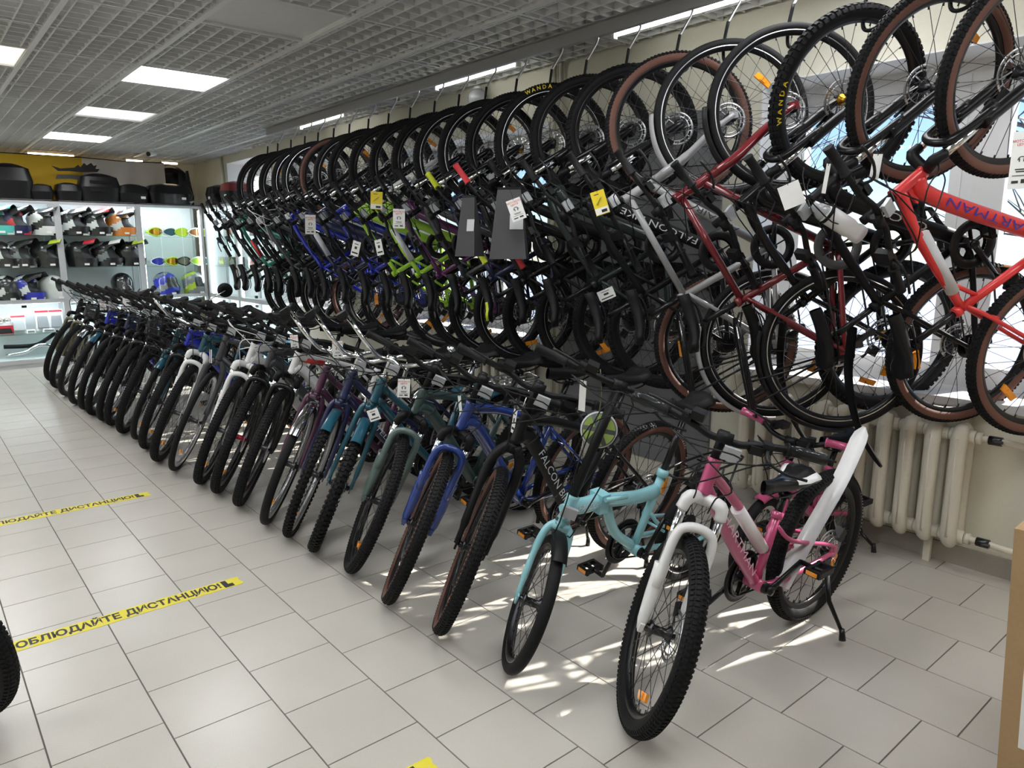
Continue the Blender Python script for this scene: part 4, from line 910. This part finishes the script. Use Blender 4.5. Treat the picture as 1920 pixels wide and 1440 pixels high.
# ------------------------------------------------------------------ cardboard box at the picture edge
_h = V((math.sin(YAW), math.cos(YAW), 0)); _p = [V((0, 0, H))+d_*(1.592/d_.dot(_h)) for d_ in (pix(1902, 990), pix(1869, 1440))]
_z = (_p[0]-_p[1]).normalized(); _b = _p[1]-_z*(_p[1].z/_z.z); _y = (V((0, 1, 0))-_z*_z.y).normalized()   # the carton leans a little
cb = empty('cardboard_box', frame(_y.cross(_z), _y, _z, _b)); tag(cb, 'tall brown cardboard box at the picture edge with white shipping label', 'box')
ob('carton', MB().box((.35, -.42, .40), (.70, .84, .80)), 'cardboard', cb)
ob('tape', MB().box((.35, -.42, .8005), (.70, .06, .001)).box((-.0005, -.42, .74), (.001, .06, .12)), 'sleeve', cb)
lb = ob('shipping_label', MB().box((-.001, -.27, .36), (.001, .46, .22)), 'paper', cb)
def prn(txt, y, z, s): ob('print', textmesh(txt), 'letterdark', lb, frame((0, -1, 0), (0, 0, 1), (-1, 0, 0), (-.002, y, z)) @ Matrix.Diagonal((s, s, 1, 1)))
prn('СТРАНА', -.16, .41, .04); prn('21.02', -.13, .36, .03); prn('©', -.09, .30, .07)
ob('print', MB().box((-.001, -.10, .55), (.001, .008, .07), 0, Matrix.Rotation(.3, 3, 'X')).box((-.001, -.14, .56), (.001, .008, .09), 0, Matrix.Rotation(-.3, 3, 'X')).box((-.001, -.12, .545), (.001, .04, .006)), 'letterdark', cb)

# ------------------------------------------------------------------ floor tapes
def tape_mat():
    m = bpy.data.materials.new('warning_tape'); m.use_nodes = True; n_ = m.node_tree.nodes; l = m.node_tree.links; b = n_['Principled BSDF']
    tc = n_.new('ShaderNodeTexCoord'); no = n_.new('ShaderNodeTexNoise'); no.inputs['Scale'].default_value = 26; no.inputs['Detail'].default_value = 8; no.inputs['Distortion'].default_value = 1.2; l.new(tc.outputs['Object'], no.inputs['Vector'])
    cr = n_.new('ShaderNodeValToRGB'); cr.color_ramp.elements[0].position = .62; cr.color_ramp.elements[0].color = (.74, .64, .05, 1); cr.color_ramp.elements[1].position = .66; cr.color_ramp.elements[1].color = (.55, .53, .46, 1)
    l.new(no.outputs['Fac'], cr.inputs[0]); l.new(cr.outputs[0], b.inputs['Base Color']); b.inputs['Roughness'].default_value = .5; M['tape'] = m
tape_mat()
def tape(y, x1, lab, a=0.):
    r_ = empty('floor_tape', Matrix.Translation((x1, y, .0)) @ Matrix.Rotation(a, 4, 'Z')); tag(r_, lab, 'floor tape', 'yellow distance tapes on the floor')
    L = 1.12; s = MB(); n = 40; rn = random.Random(lab)
    pts = [(-L+L*i/n, -.043+rn.uniform(-.0025, .0025)) for i in range(n+1)]+[(0+rn.uniform(-.004, .004), -.02), (-.004, .01), (.003, .03)]+[(-L*i/n, .043+rn.uniform(-.0025, .0025)) for i in range(n+1)]
    s.prism(pts, .0002, .0012, plane='xy')
    ob('tape_strip', s, 'tape', r_)
    me = textmesh('СОБЛЮДАЙТЕ ДИСТАНЦИЮ!', 1, .035); wd_ = max(v.co.x for v in me.vertices)-min(v.co.x for v in me.vertices)
    ob('lettering', me, 'letterdark', r_, Matrix.Translation((-.475, 0, .0016)) @ Matrix.Diagonal((.78/wd_, .070, 1, 1)))
    ob('bar_mark', MB().box((-.065, 0, .0015), (.022, .07, .0004)).box((-.045, -.02, .0015), (.02, .03, .0004)), 'letterdark', r_)
tape(3.05, 1.0, 'yellow distance tape with black lettering, middle one in the aisle', math.radians(1))
tape(4.545, 1.0, 'yellow distance tape with black lettering, farthest in the aisle', math.radians(.5))
tape(1.53, 1.005, 'yellow distance tape at the bottom edge, only its end showing', math.radians(-1))

# water bottle on the black hanging bike with the orange hub
c = at(1580, 420, X=2.72); bt = empty('water_bottle', Matrix.Translation(c) @ V((.55, -.45, -.42)).to_track_quat('Z', 'Y').to_matrix().to_4x4()); tag(bt, 'white water bottle with clear cap on the black hanging bicycle', 'bottle')
ob('bottle_body', MB().revolve([(0, -.085), (.030, -.085), (.036, -.075), (.036, .03), (.031, .045), (.036, .06), (.034, .085), (0, .085)], 20, axis='z', closed=False), 'white', bt)
ob('bottle_cap', MB().revolve([(.033, -.085), (.033, -.10), (.020, -.115), (.018, -.135), (0, -.138)], 20, axis='z', closed=False), 'clear', bt)
ob('cage_band', MB().revolve([(.037, -.078), (.039, -.078), (.039, -.066), (.037, -.066)], 20, axis='z').tube(spline([(.036, 0, -.07), (.040, .01, 0), (.03, .03, .06)], 4), .003, 6), 'matte', bt)
# ------------------------------------------------------------------ display cases
noise_mat('case_alu', (.42, .43, .44), (.50, .51, .52), 3., .35)
noise_mat('case_back', (.74, .76, .79), (.80, .82, .85), 2., .5)
dm_emit('case_led', (.86, .94, 1.), 40.); dm_emit('case_led2', (.9, .96, 1.), 14.)
def case(lab, mx, W, D, lit, doors=2, end=False, vert=False):
    r_ = empty('display_case', mx); tag(r_, lab, 'display case', 'glass display cases'); a = .035
    ob('plinth', MB().box((W/2, D/2, .03), (W, D-.02, .06)), 'case_alu', r_)
    for x in (a/2, W-a/2):
        for y in (a/2, D-a/2): ob('post', MB().box((x, y, 1.0), (a, a, 2.0)), 'case_alu', r_)
    for z in (.075, .80, 1.98):
        ob('rail', MB().box((W/2, a/2, z), (W-2*a, a, .045)), 'case_alu', r_)
    ob('back_panel', MB().box((W/2, D-.012, 1.03), (W-.06, .01, 1.94)), 'case_back', r_)
    ob('top_panel', MB().box((W/2, D/2, 1.994), (W, D, .012)), 'case_back', r_)
    ob('floor_panel', MB().box((W/2, D/2, .10), (W-.02, D-.02, .012)), 'case_back', r_)
    ob('middle_panel', MB().box((W/2, D/2, .795), (W-.02, D-.06, .012)), 'case_back', r_)
    if end: ob('end_panel', MB().box((.006, D/2, 1.03), (.01, D-.08, 1.94)), 'case_back', r_)
    for z in (.406, 1.2, 1.585): ob('glass_shelf', MB().box((W/2, D/2+.01, z-.004), (W-.05, D-.07, .007)), SG, r_)
    for z in lit: ob('led_strip', MB().box((W/2, .07, z), (W-.12, .03, .010)), 'case_led', r_)
    if vert:
        for x in (a+.008, W-a-.008): ob('led_strip', MB().box((x, .045, 1.38), (.010, .012, 1.1)), 'case_led2', r_)
    for k in range(doors):
        x0 = a+(W-2*a)*k/doors; x1 = a+(W-2*a)*(k+1)/doors
        for z0, z1 in ((.82, 1.955), (.10, .775)): d_ = ob('glass_door', MB().box(((x0+x1)/2, .012+.006*k, (z0+z1)/2), (x1-x0-.002, .004, z1-z0)), CG, r_)
    for z in (.855, .745): ob('lock', MB().box((W/2, .0, z), (.05, .02, .03)), 'plastic', r_)
    return r_
CY = 10.44
case('glass display case of helmets at the far wall, cut by the picture edge', Matrix.Translation((.68, CY, 0)), .90, .42, (1.984, .783))
case('glass display case of helmets, middle one at the far wall', Matrix.Translation((1.58, CY, 0)), .90, .42, (1.984, .783))
case('glass display case of goggles in the far corner', Matrix.Translation((2.48, CY, 0)), .80, .42, (1.984, .783), vert=True)
RZ_ = Matrix.Rotation(-PI/2, 4, 'Z')
case('glass display case against the window wall, adjoining the corner', Matrix.Translation((3.29, 10.42, 0)) @ RZ_, 1.15, .29, (1.984, .783), end=True, vert=True)
case('glass display case against the window wall, nearer the bikes', Matrix.Translation((3.29, 9.27, 0)) @ RZ_, 1.15, .29, (1.984, .783), vert=True)

# helmets
def shell(az, el, full):
    """outer surface of a helmet facing +x"""
    ca, sa, se = math.cos(az), math.sin(az), math.sin(el)
    ce_ = math.cos(el) if el > 0 else math.cos(el*.48)
    x = .140*ca*ce_; y = .115*sa*ce_; z = .128*se if el > 0 else .165*el/1.12
    if el < -.1 and ca > 0: x += (.035 if full else .075)*ca**2*min(1, (-el-.1)/.35)
    if el > 0 and ca < 0: x *= 1.06
    return V((x, y, z))
def helmet_mb(full):
    s = MB(); nu, nv = 20, 32
    def keep(u, v):
        el = -1.12+(PI/2+1.12)*u; az = -PI+2*PI*v
        lo, hi = (-.38, .42) if full else (-.45, .42)
        return not (abs(az) < (1.1 if full else 1.0) and lo < el < hi)
    def pat(u, v):
        az = abs(-PI+2*PI*v); el = -1.12+2.69*u
        return 1 if (math.sin(az*2.3+el*4.5) > .35) else 0
    fn = lambda u, v: shell(-PI+2*PI*v, -1.12+(PI/2+1.12)*u, full)
    s.grid(fn, nu, nv, mfn=pat, keep=keep)
    s.grid(lambda u, v: fn(u, v)*.93, nu, nv, m=2, keep=keep)
    return s
def opening_mb(full): return MB().grid(lambda u, v: shell(-1.15+2.3*v, -.5+1.0*u, full)*.82, 6, 10)
def visor_mb(): return MB().grid(lambda u, v: shell(-1.15+2.3*v, -.42+.88*u, True)*1.012, 6, 12)
def peak_mb():
    s = MB()
    def fn(u, v):
        a = (v-.5)*2; x = .02+.20*u; y = a*(.10-.02*u); z = .125+.035*u-.05*a*a
        return (x, y, z)
    s.grid(fn, 8, 8, mfn=lambda u, v: 1 if u > .35 else 0); s.grid(lambda u, v: V(fn(u, v))-V((0, 0, .006)), 8, 8, m=0)
    for sy in (-1, 1): s.prism([(.03, .07), (.06, .03), (.15, .085), (.215, .10), (.215, .112), (.10, .09)], sy*.088, sy*.094)
    return s
dm('hwhite', (.8, .8, .8), .25, coat=.8); dm('hblack', (.02, .02, .022), .25, coat=.8); dm('hred', (.6, .03, .05), .25, coat=.8); dm('horange', (.75, .25, .05), .25, coat=.8); dm('hblue', (.03, .04, .42), .25, coat=.8); dm('hlime', (.5, .65, .05), .3, coat=.6); dm('hteal', (.1, .55, .5), .3, coat=.6); dm('hgrey', (.25, .26, .28), .3, coat=.6); dm('smoke', (.05, .05, .055), .08, coat=1); dm('vinyl', (.04, .04, .045), .5)
def helmet(px, z, lab, a, b, pk=None, full=False, face=-35, Y=10.60):
    d = pix(px, 500); X = d.x*Y/d.y
    r_ = empty('helmet', Matrix.Translation((X, Y, z+.182)) @ Matrix.Rotation(math.radians(face), 4, 'Z') @ Matrix.Scale(1.08, 4)); tag(r_, lab, 'helmet', 'helmets in the display cases')
    ob('shell', mesh(('helmet_shell', full), lambda: helmet_mb(full)), [a, b, 'vinyl'], r_)
    ob('lining', mesh(('helmet_lining', full), lambda: opening_mb(full)), 'vinyl', r_)
    if full: ob('visor', mesh('visor', visor_mb), 'smoke', r_)
    if pk: ob('peak', mesh('peak', peak_mb), ['hblack', pk], r_)
    ob('price_label', MB().box((.13, -.10, -.135), (.05, .004, .022), 0, Matrix.Rotation(.6, 3, 'Z')), 'paper', r_)
S1, S2, S3 = 1.585, 1.2, .80
helmet(31, S1, 'navy and red motocross helmet on the upper shelf, first case', 'navy', 'hred', 'hblack')
helmet(86, S1, 'white and black motocross helmet on the upper shelf beside the case post', 'hwhite', 'hblack', 'hblack')
helmet(0, S1, 'teal helmet on the upper shelf cut by the picture edge', 'hteal', 'hwhite', 'hteal')
helmet(141, S1, 'black helmet with white peak on the upper shelf, middle case', 'hblack', 'hwhite', 'hwhite')
helmet(184, S1, 'black and white helmet with red striped peak on the upper shelf', 'hblack', 'hwhite', 'hred')
helmet(230, S1, 'orange motocross helmet on the upper shelf', 'horange', 'hwhite', 'hwhite')
helmet(1, S2, 'black and white helmet on the second shelf cut by the picture edge', 'hblack', 'hwhite', None)
helmet(34, S2, 'black helmet with white line graphics on the second shelf', 'hblack', 'hgrey', 'hblack')
helmet(86, S2, 'black helmet with yellow-green peak on the second shelf, first case', 'hblack', 'hblack', 'hlime')
helmet(150, S2, 'black helmet with bright red peak on the second shelf', 'hblack', 'hblack', 'hred')
helmet(198, S2, 'black helmet with grey-white peak on the second shelf', 'hblack', 'hgrey', 'hwhite')
helmet(242, S2, 'black helmet with yellow-green peak on the second shelf, middle case', 'hblack', 'hblack', 'hlime')
helmet(4, S3, 'black helmet with white print on the third shelf cut by the picture edge', 'hblack', 'hwhite', None, True)
helmet(43, S3, 'blue and white motocross helmet on the third shelf', 'hblue', 'hwhite', 'hblack')
helmet(95, S3, 'white full-face helmet on the third shelf', 'hwhite', 'hwhite', None)
helmet(226, S3, 'black full-face helmet on the third shelf behind the handlebars', 'hblack', 'hblack', None, True, -70)
helmet(308, S3, 'blue full-face helmet in the corner case', 'hblue', 'hgrey', None, True)
helmet(361, S3, 'grey and lime full-face helmet in the corner case', 'hgrey', 'hlime', None, True)
# goggles
def goggle_mb():
    s = MB(); s.grid(lambda u, v: (.085*math.sin((v-.5)*2.2), -.05*math.cos((v-.5)*2.2), .042*(u*2-1)*(1-.25*abs(v-.5)*2)-(.004 if abs(v-.5) < .08 and u < .3 else 0)), 5, 14, m=0)
    return s
def gframe_mb():
    s = MB(); P_ = []
    for k in range(24):
        t = 2*PI*k/24; v = .5+.5*math.cos(t); zz = .045*math.sin(t)
        P_.append((.088*math.sin((v-.5)*2.2), -.045*math.cos((v-.5)*2.2), zz*(1-.2*abs(v-.5)*2)-(.004 if abs(v-.5) < .1 and zz < 0 else 0)))
    s.tube(P_, .008, 6, closed=True); s.tube(spline([(.075, -.02, 0), (.07, .05, 0), (0, .075, 0), (-.07, .05, 0), (-.075, -.02, 0)], 4), .016, 6, sx=.2)
    return s
gl = [('lime', 'gold'), ('hwhite', 'skyblue'), ('lime', 'yellowgreen'), ('hwhite', 'copper'), ('hwhite', 'hlime')]
dm('copper', (.45, .2, .08), .2, .8)
GN = [['gold-lensed goggles on the upper goggle shelf', 'pale blue goggles on the upper goggle shelf', 'yellow-green goggles on the upper goggle shelf', 'copper-lensed goggles on the upper goggle shelf', 'lime goggles at the end of the upper goggle shelf'],
      ['blue goggles on the lower goggle shelf', 'amber goggles with lime frame on the lower goggle shelf', 'olive goggles on the lower goggle shelf', 'lime goggles in the middle of the lower goggle shelf', 'teal goggles at the end of the lower goggle shelf']]
G2 = [('hwhite', 'royal'), ('lime', 'gold'), ('hblack', 'olive'), ('hwhite', 'lime'), ('hwhite', 'green')]
for row, (z, cols) in enumerate(((S1, gl), (S2, G2))):
    for k, px in enumerate((292, 319, 341, 366, 388)):
        d = pix(px, 470); Y = 10.56; r_ = empty('goggles', Matrix.Translation((d.x*Y/d.y, Y, z+.06)) @ Matrix.Rotation(math.radians(18), 4, 'Z') @ Matrix.Scale(1.2, 4)); tag(r_, GN[row][k], 'goggles', 'goggles in the corner case')
        ob('lens', mesh('goggle_lens', goggle_mb), cols[k][1], r_); ob('goggle_frame', mesh('goggle_frame', gframe_mb), cols[k][0], r_)
# blister packs, gauges and pipes in the first case
def pack(px, z, w, h, lab, m, m2, lean=.15):
    d = pix(px, 600); Y = 10.66; r_ = empty('blister_pack', Matrix.Translation((d.x*Y/d.y, Y, z)) @ Matrix.Rotation(-lean, 4, 'X')); tag(r_, lab, 'packaging', 'packages on the lower shelf')
    ob('pack_card', MB().box((0, 0, h/2), (w, .006, h)), m, r_); ob('pack_bubble', MB().box((0, -.02, h*.42), (w*.8, .035, h*.55), 0, None, (.85, .8)), m2, r_); ob('pack_header', MB().box((0, -.004, h*.92), (w*.96, .002, h*.1)), 'hred', r_)
pack(80, .42, .15, .26, 'red and white blister pack on the lower shelf, first of two', 'paper', 'hgrey'); pack(106, .42, .15, .26, 'red and white blister pack on the lower shelf beside the knobby tyre', 'paper', 'hgrey')
pack(34, .41, .15, .22, 'pale clear bag of parts on the lower shelf', 'sleeve', 'clear')
pack(8, .41, .16, .10, 'dark red box on the lower shelf under two round gauges', 'hred', 'hblack', 0)
for px, lab in ((1, 'round chrome gauge on the lower shelf at the picture edge'), (14, 'round chrome gauge on the lower shelf beside the clear bag')):
    d = pix(px, 605); Y = 10.66; r_ = empty('gauge', Matrix.Translation((d.x*Y/d.y, Y, .575))); tag(r_, lab, 'gauge', 'gauges on the lower shelf')
    ob('bezel', MB().revolve([(.030, -.01), (.037, -.01), (.037, .03), (.0, .03)], 20), 'chrome', r_); ob('dial', MB().revolve([(0, -.004), (.03, -.004), (.03, 0), (0, 0)], 20), 'paper', r_); ob('needle', MB().box((.008, -.006, .006), (.026, .002, .003), 0, Matrix.Rotation(-.7, 3, 'Y')), 'letterred', r_)
for px, w, lab, m in ((58, .10, 'small white packet lying on the lower shelf', 'paper'), (92, .14, 'small pale packet with print lying under the blister packs', 'sleeve')):
    d = pix(px, 622); Y = 10.60; r_ = empty('small_packet', Matrix.Translation((d.x*Y/d.y, Y, .409))); tag(r_, lab, 'packaging', 'packages on the lower shelf')
    ob('packet_body', MB().box((0, 0, .02), (w, .06, .04), 0, None, (.85, .7)), m, r_); ob('packet_print', MB().box((0, -.028, .02), (w*.7, .006, .02)), 'hgrey', r_)
r_ = empty('exhaust_pipe', loc=(1.1, 10.58, .12)); tag(r_, 'bent chrome exhaust pipe at the bottom of the first case', 'exhaust pipe')
ob('header_pipe', MB().tube(spline([(-.2, 0, .03), (.0, 0, .06), (.14, 0, .13), (.26, 0, .12), (.36, .02, .04), (.42, .04, .06), (.40, .06, .13), (.33, .06, .15)], 5), .022, 12), 'chrome', r_)
ob('flange', MB().tube([(.34, .05, .13), (.35, .05, .17)], .035, 12), 'alu', r_)
r_ = empty('exhaust_pipe', loc=(1.05, 10.70, .12)); tag(r_, 'matte black curved exhaust pipe rising at the bottom of the first case', 'exhaust pipe')
ob('header_pipe', MB().tube(spline([(-.15, 0, .13), (.05, 0, .12), (.2, 0, .13), (.32, 0, .2), (.42, 0, .27)], 5), .025, 12), 'matte', r_); ob('flange', MB().tube([(.40, 0, .255), (.44, 0, .285)], .036, 12), 'black', r_)
# goods in the wall-side cases
for k, (y, z, c1, lab) in enumerate(((10.1, 1.2, 'hlime', 'lime boxed part in the wall-side case by the corner'), (9.7, 1.2, 'hgrey', 'grey boxed part in the wall-side case by the corner'), (9.75, 1.585, 'hred', 'red boxed part on the upper shelf of the wall-side case'), (9.0, 1.2, 'hred', 'red boxed part in the nearer wall-side case'), (8.6, 1.2, 'hlime', 'yellow-green boxed part in the nearer wall-side case'), (8.9, 1.585, 'pink', 'pink helmet box on the upper shelf of the nearer wall-side case'))):
    r_ = empty('boxed_part', loc=(3.44, y, z)); tag(r_, lab, 'packaging', 'boxed parts in the wall-side cases')
    ob('box_body', MB().box((0, 0, .06), (.12, .26, .12)), 'hblack' if k % 2 else 'sleeve', r_); ob('box_print', MB().prism([(-.09, .02), (.06, .02), (.09, .06), (.0, .11), (-.07, .08)], -.063, -.061, plane='yz'), c1, r_)

# motorcycle boxes on top of the cases
def topcase(px0, px1, h, lab, m='matte', lid=None, Y=10.62, dp=.30, handles=False, z=2.0, lab2=True, X=None, rot=0.):
    if X is None: a = pix(px0, 350); b = pix(px1, 350); x0, x1 = a.x*Y/a.y, b.x*Y/b.y; cx, wd = (x0+x1)/2, x1-x0
    else: cx, wd = X, px1
    r_ = empty('luggage_box', Matrix.Translation((cx, Y, z)) @ Matrix.Rotation(rot, 4, 'Z')); tag(r_, lab, 'luggage box', 'black luggage boxes on top of the cases')
    def fn(u, v, z0, z1, k0, k1):
        a = 2*PI*v; ca, sa = math.cos(a), math.sin(a); e = .45
        zz = z0+(z1-z0)*u; kk = k0+(k1-k0)*u
        return (wd/2*kk*(abs(ca)**e)*(1 if ca > 0 else -1), dp/2*kk*(abs(sa)**e)*(1 if sa > 0 else -1), zz)
    def body(z0, z1, k0, k1, dome):
        s = MB().grid(lambda u, v: fn(u, v, z0, z1, k0, k1), 5, 28)
        if dome: s.grid(lambda u, v: tuple(V(fn(1, v, z0, z1, k0, k1))*(1-u)+V((0, 0, z1*u+dome*math.sin(u*PI/2)))) if u < 1 else (0, 0, z1+dome), 4, 28)
        return s
    hs = h*.5
    ob('case_bottom', body(0, hs, .86, 1, 0), m, r_); ob('case_lid', body(hs+.006, h*.86, 1, .86, h*.14), lid or m, r_)
    ob('seam', body(hs-.006, hs+.012, .99, .99, 0), 'plastic', r_)
    if lab2: ob('price_label', MB().box((wd*.25, -dp*.5, h*.3), (.055, .006, .03)), 'paper', r_)
    if handles:
        for zz in (h*.4, h*.68): ob('groove', MB().box((0, -dp*.49, zz), (wd*.5, .02, .03)), 'black', r_)
topcase(-28, 62, .42, 'big grey-faced black luggage box at the picture edge', 'plastic', dp=.32, lab2=False); topcase(52, 98, .20, 'low black luggage box beside the big one', 'matte', lab2=False)
topcase(100, 152, .23, 'black luggage box with a grey plate below the jagged panel', 'plastic', lab2=False); topcase(144, 224, .36, 'tall black luggage box with two grooves in its face', 'plastic', handles=True, lab2=False)
topcase(216, 276, .25, 'black luggage box with white label between the tall and the wide one', 'matte'); topcase(271, 358, .28, 'wide rounded black luggage box with white label', 'black')
topcase(0, .30, .27, 'black luggage box with red lid above the wall-side case', 'plastic', 'red', Y=9.55, dp=.36, X=3.44, rot=-PI/2+.1); topcase(0, .28, .25, 'glossy black luggage box behind the red-lidded one', 'black', Y=10.02, dp=.34, X=3.40, rot=-PI/2)
r_ = empty('jagged_panel', loc=(1.86, 10.70, 2.32)); tag(r_, 'jagged black fairing panel lying on the luggage boxes', 'panel')
ob('panel_body', MB().prism([(p*.7, q*.7+.03) for p, q in [(-.34, .11), (-.22, .07), (.0, .10), (.06, .15), (.10, .11), (.16, .19), (.20, .15), (.27, .2), (.31, .15), (.36, .17), (.33, .10), (.40, .10), (.36, .05), (.1, .03), (-.1, .04), (-.25, .03)]], -.02, .02), 'matte', r_)
ob('panel_blade', MB().prism([(-.2, .0), (.1, .01), (.2, -.06), (-.05, -.04), (-.22, -.05)], -.06, -.03), 'hblack', r_)
r_ = empty('swing_arm', loc=(3.14, 10.62, 2.0)); tag(r_, 'upright black two-pronged swing arm in the corner above the cases', 'swing arm')
ob('arm_body', MB().prism([(-.09, 0), (.09, 0), (.10, .12), (.07, .28), (.05, .46), (.03, .46), (.02, .32), (-.03, .32), (-.05, .43), (-.07, .43), (-.07, .28), (-.09, .12)], -.03, .03), 'matte', r_); ob('pivot', MB().revolve([(0, -.05), (.035, -.05), (.035, .05), (0, .05)], 16, (0, 0, .10)), 'steel', r_)
r_ = empty('spare_tyre', loc=(3.12, 11.2, 2.3)); tag(r_, 'black spare tyre leaning behind the case tops in the far corner', 'tyre')
ob('tyre_carcass', MB().revolve([(.17, -.05), (.24, -.06), (.28, 0), (.24, .06), (.17, .05)], 30), 'rubber', r_); ob('inner_rim', MB().revolve([(.0, -.03), (.17, -.05), (.17, .05), (.0, .03)], 30), 'black', r_)
r_ = empty('metal_part', loc=(3.02, 10.55, 2.0)); tag(r_, 'small silver engine part on the corner case edge', 'engine part')
ob('casting', MB().tube(spline([(0, 0, .03), (.06, 0, .07), (.13, 0, .05), (.16, 0, .02)], 4), .03, 10), 'alu', r_); ob('lug', MB().tube([(.13, -.03, .04), (.19, -.03, .06)], .015, 8), 'steel', r_)

# cloth banners behind the cases
noise_mat('cloth_yellow', (.66, .40, .02), (.80, .52, .04), 2., .8); noise_mat('cloth_white', (.62, .56, .50), (.74, .68, .62), 2., .8)
def banner(x0, x1, lab, m, sd):
    Y = 10.98
    f = lambda u, v: (x0+(x1-x0)*u, Y+.012*math.sin(u*19+sd)+.01*math.sin(v*7+u*6), 1.9+.68*v-.02*math.sin(u*PI)*v)
    r_ = empty('banner', loc=(0, 0, 0)); tag(r_, lab, 'banner')
    ob('cloth', MB().grid(f, 40, 8).grid(lambda u, v: V(f(u, v))+V((0, .004, 0)), 40, 8), m, r_)
    ob('hanging_cord', MB().tube([(x0, Y-.004, 2.58), ((x0+x1)/2, Y-.004, 2.565), (x1, Y-.004, 2.58)], .006, 6), 'matte', r_)
a = pix(153, 300); xb = a.x*10.98/a.y; a = pix(307, 300); xc = a.x*10.98/a.y
banner(-.9, xb, 'yellow cloth banner hung behind the luggage boxes', 'cloth_yellow', 0); banner(xb, xc, 'cream white cloth banner hung behind the luggage boxes', 'cloth_white', 2)
dm_emit('warm_led', (1, .80, .55), 14.)
for px, L, lab in ((95, .5, 'warm strip lamp above the yellow banner'), (250, .2, 'small warm lamp above the white banner'), (316, .2, 'small warm lamp in the far corner beyond the white banner')):
    d = pix(px, 280); Y = 11.15 if px > 200 else 11.1
    r_ = empty('strip_lamp', loc=(d.x*Y/d.y, Y, 2.60)); tag(r_, lab, 'lamp', 'warm lamps above the banners')
    ob('lamp_housing', MB().box((0, 0, .02), (L, .05, .02)), 'white', r_); ob('lamp_tube', MB().tube([(-L/2, 0, 0), (L/2, 0, 0)], .011, 8), 'warm_led', r_)
d = pix(283, 286); k = 10.1/d.y
r_ = empty('security_camera', loc=(d.x*k, 10.1, CZ)); tag(r_, 'small white security camera with black lens on the ceiling', 'camera')
ob('camera_base', MB().tube([(0, 0, 0), (0, 0, -.03)], .04, 14), 'white', r_); ob('camera_body', MB().tube([(.05, .02, -.05), (-.04, -.05, -.07)], .032, 14), 'white', r_); ob('camera_lens', MB().tube([(-.04, -.05, -.07), (-.048, -.056, -.072)], .028, 14), 'black', r_)
# rear-view mirror clipped to a far bike's handlebar
r_ = empty('mirror', loc=at(422, 544, X=2.15)); tag(r_, 'round black mirror on a thin stalk above the far floor row', 'mirror')
ob('mirror_head', MB().revolve([(0, -.012), (.045, -.014), (.062, -.004), (.062, .004), (0, .008)], 24), 'matte', r_, Matrix.Rotation(math.radians(-15), 4, 'Z')); ob('stalk', MB().tube(spline([(0, -.016, 0), (-.06, -.03, -.03), (-.13, -.02, -.07), (-.18, -.02, -.13)], 4), .005, 6), 'chrome', r_)
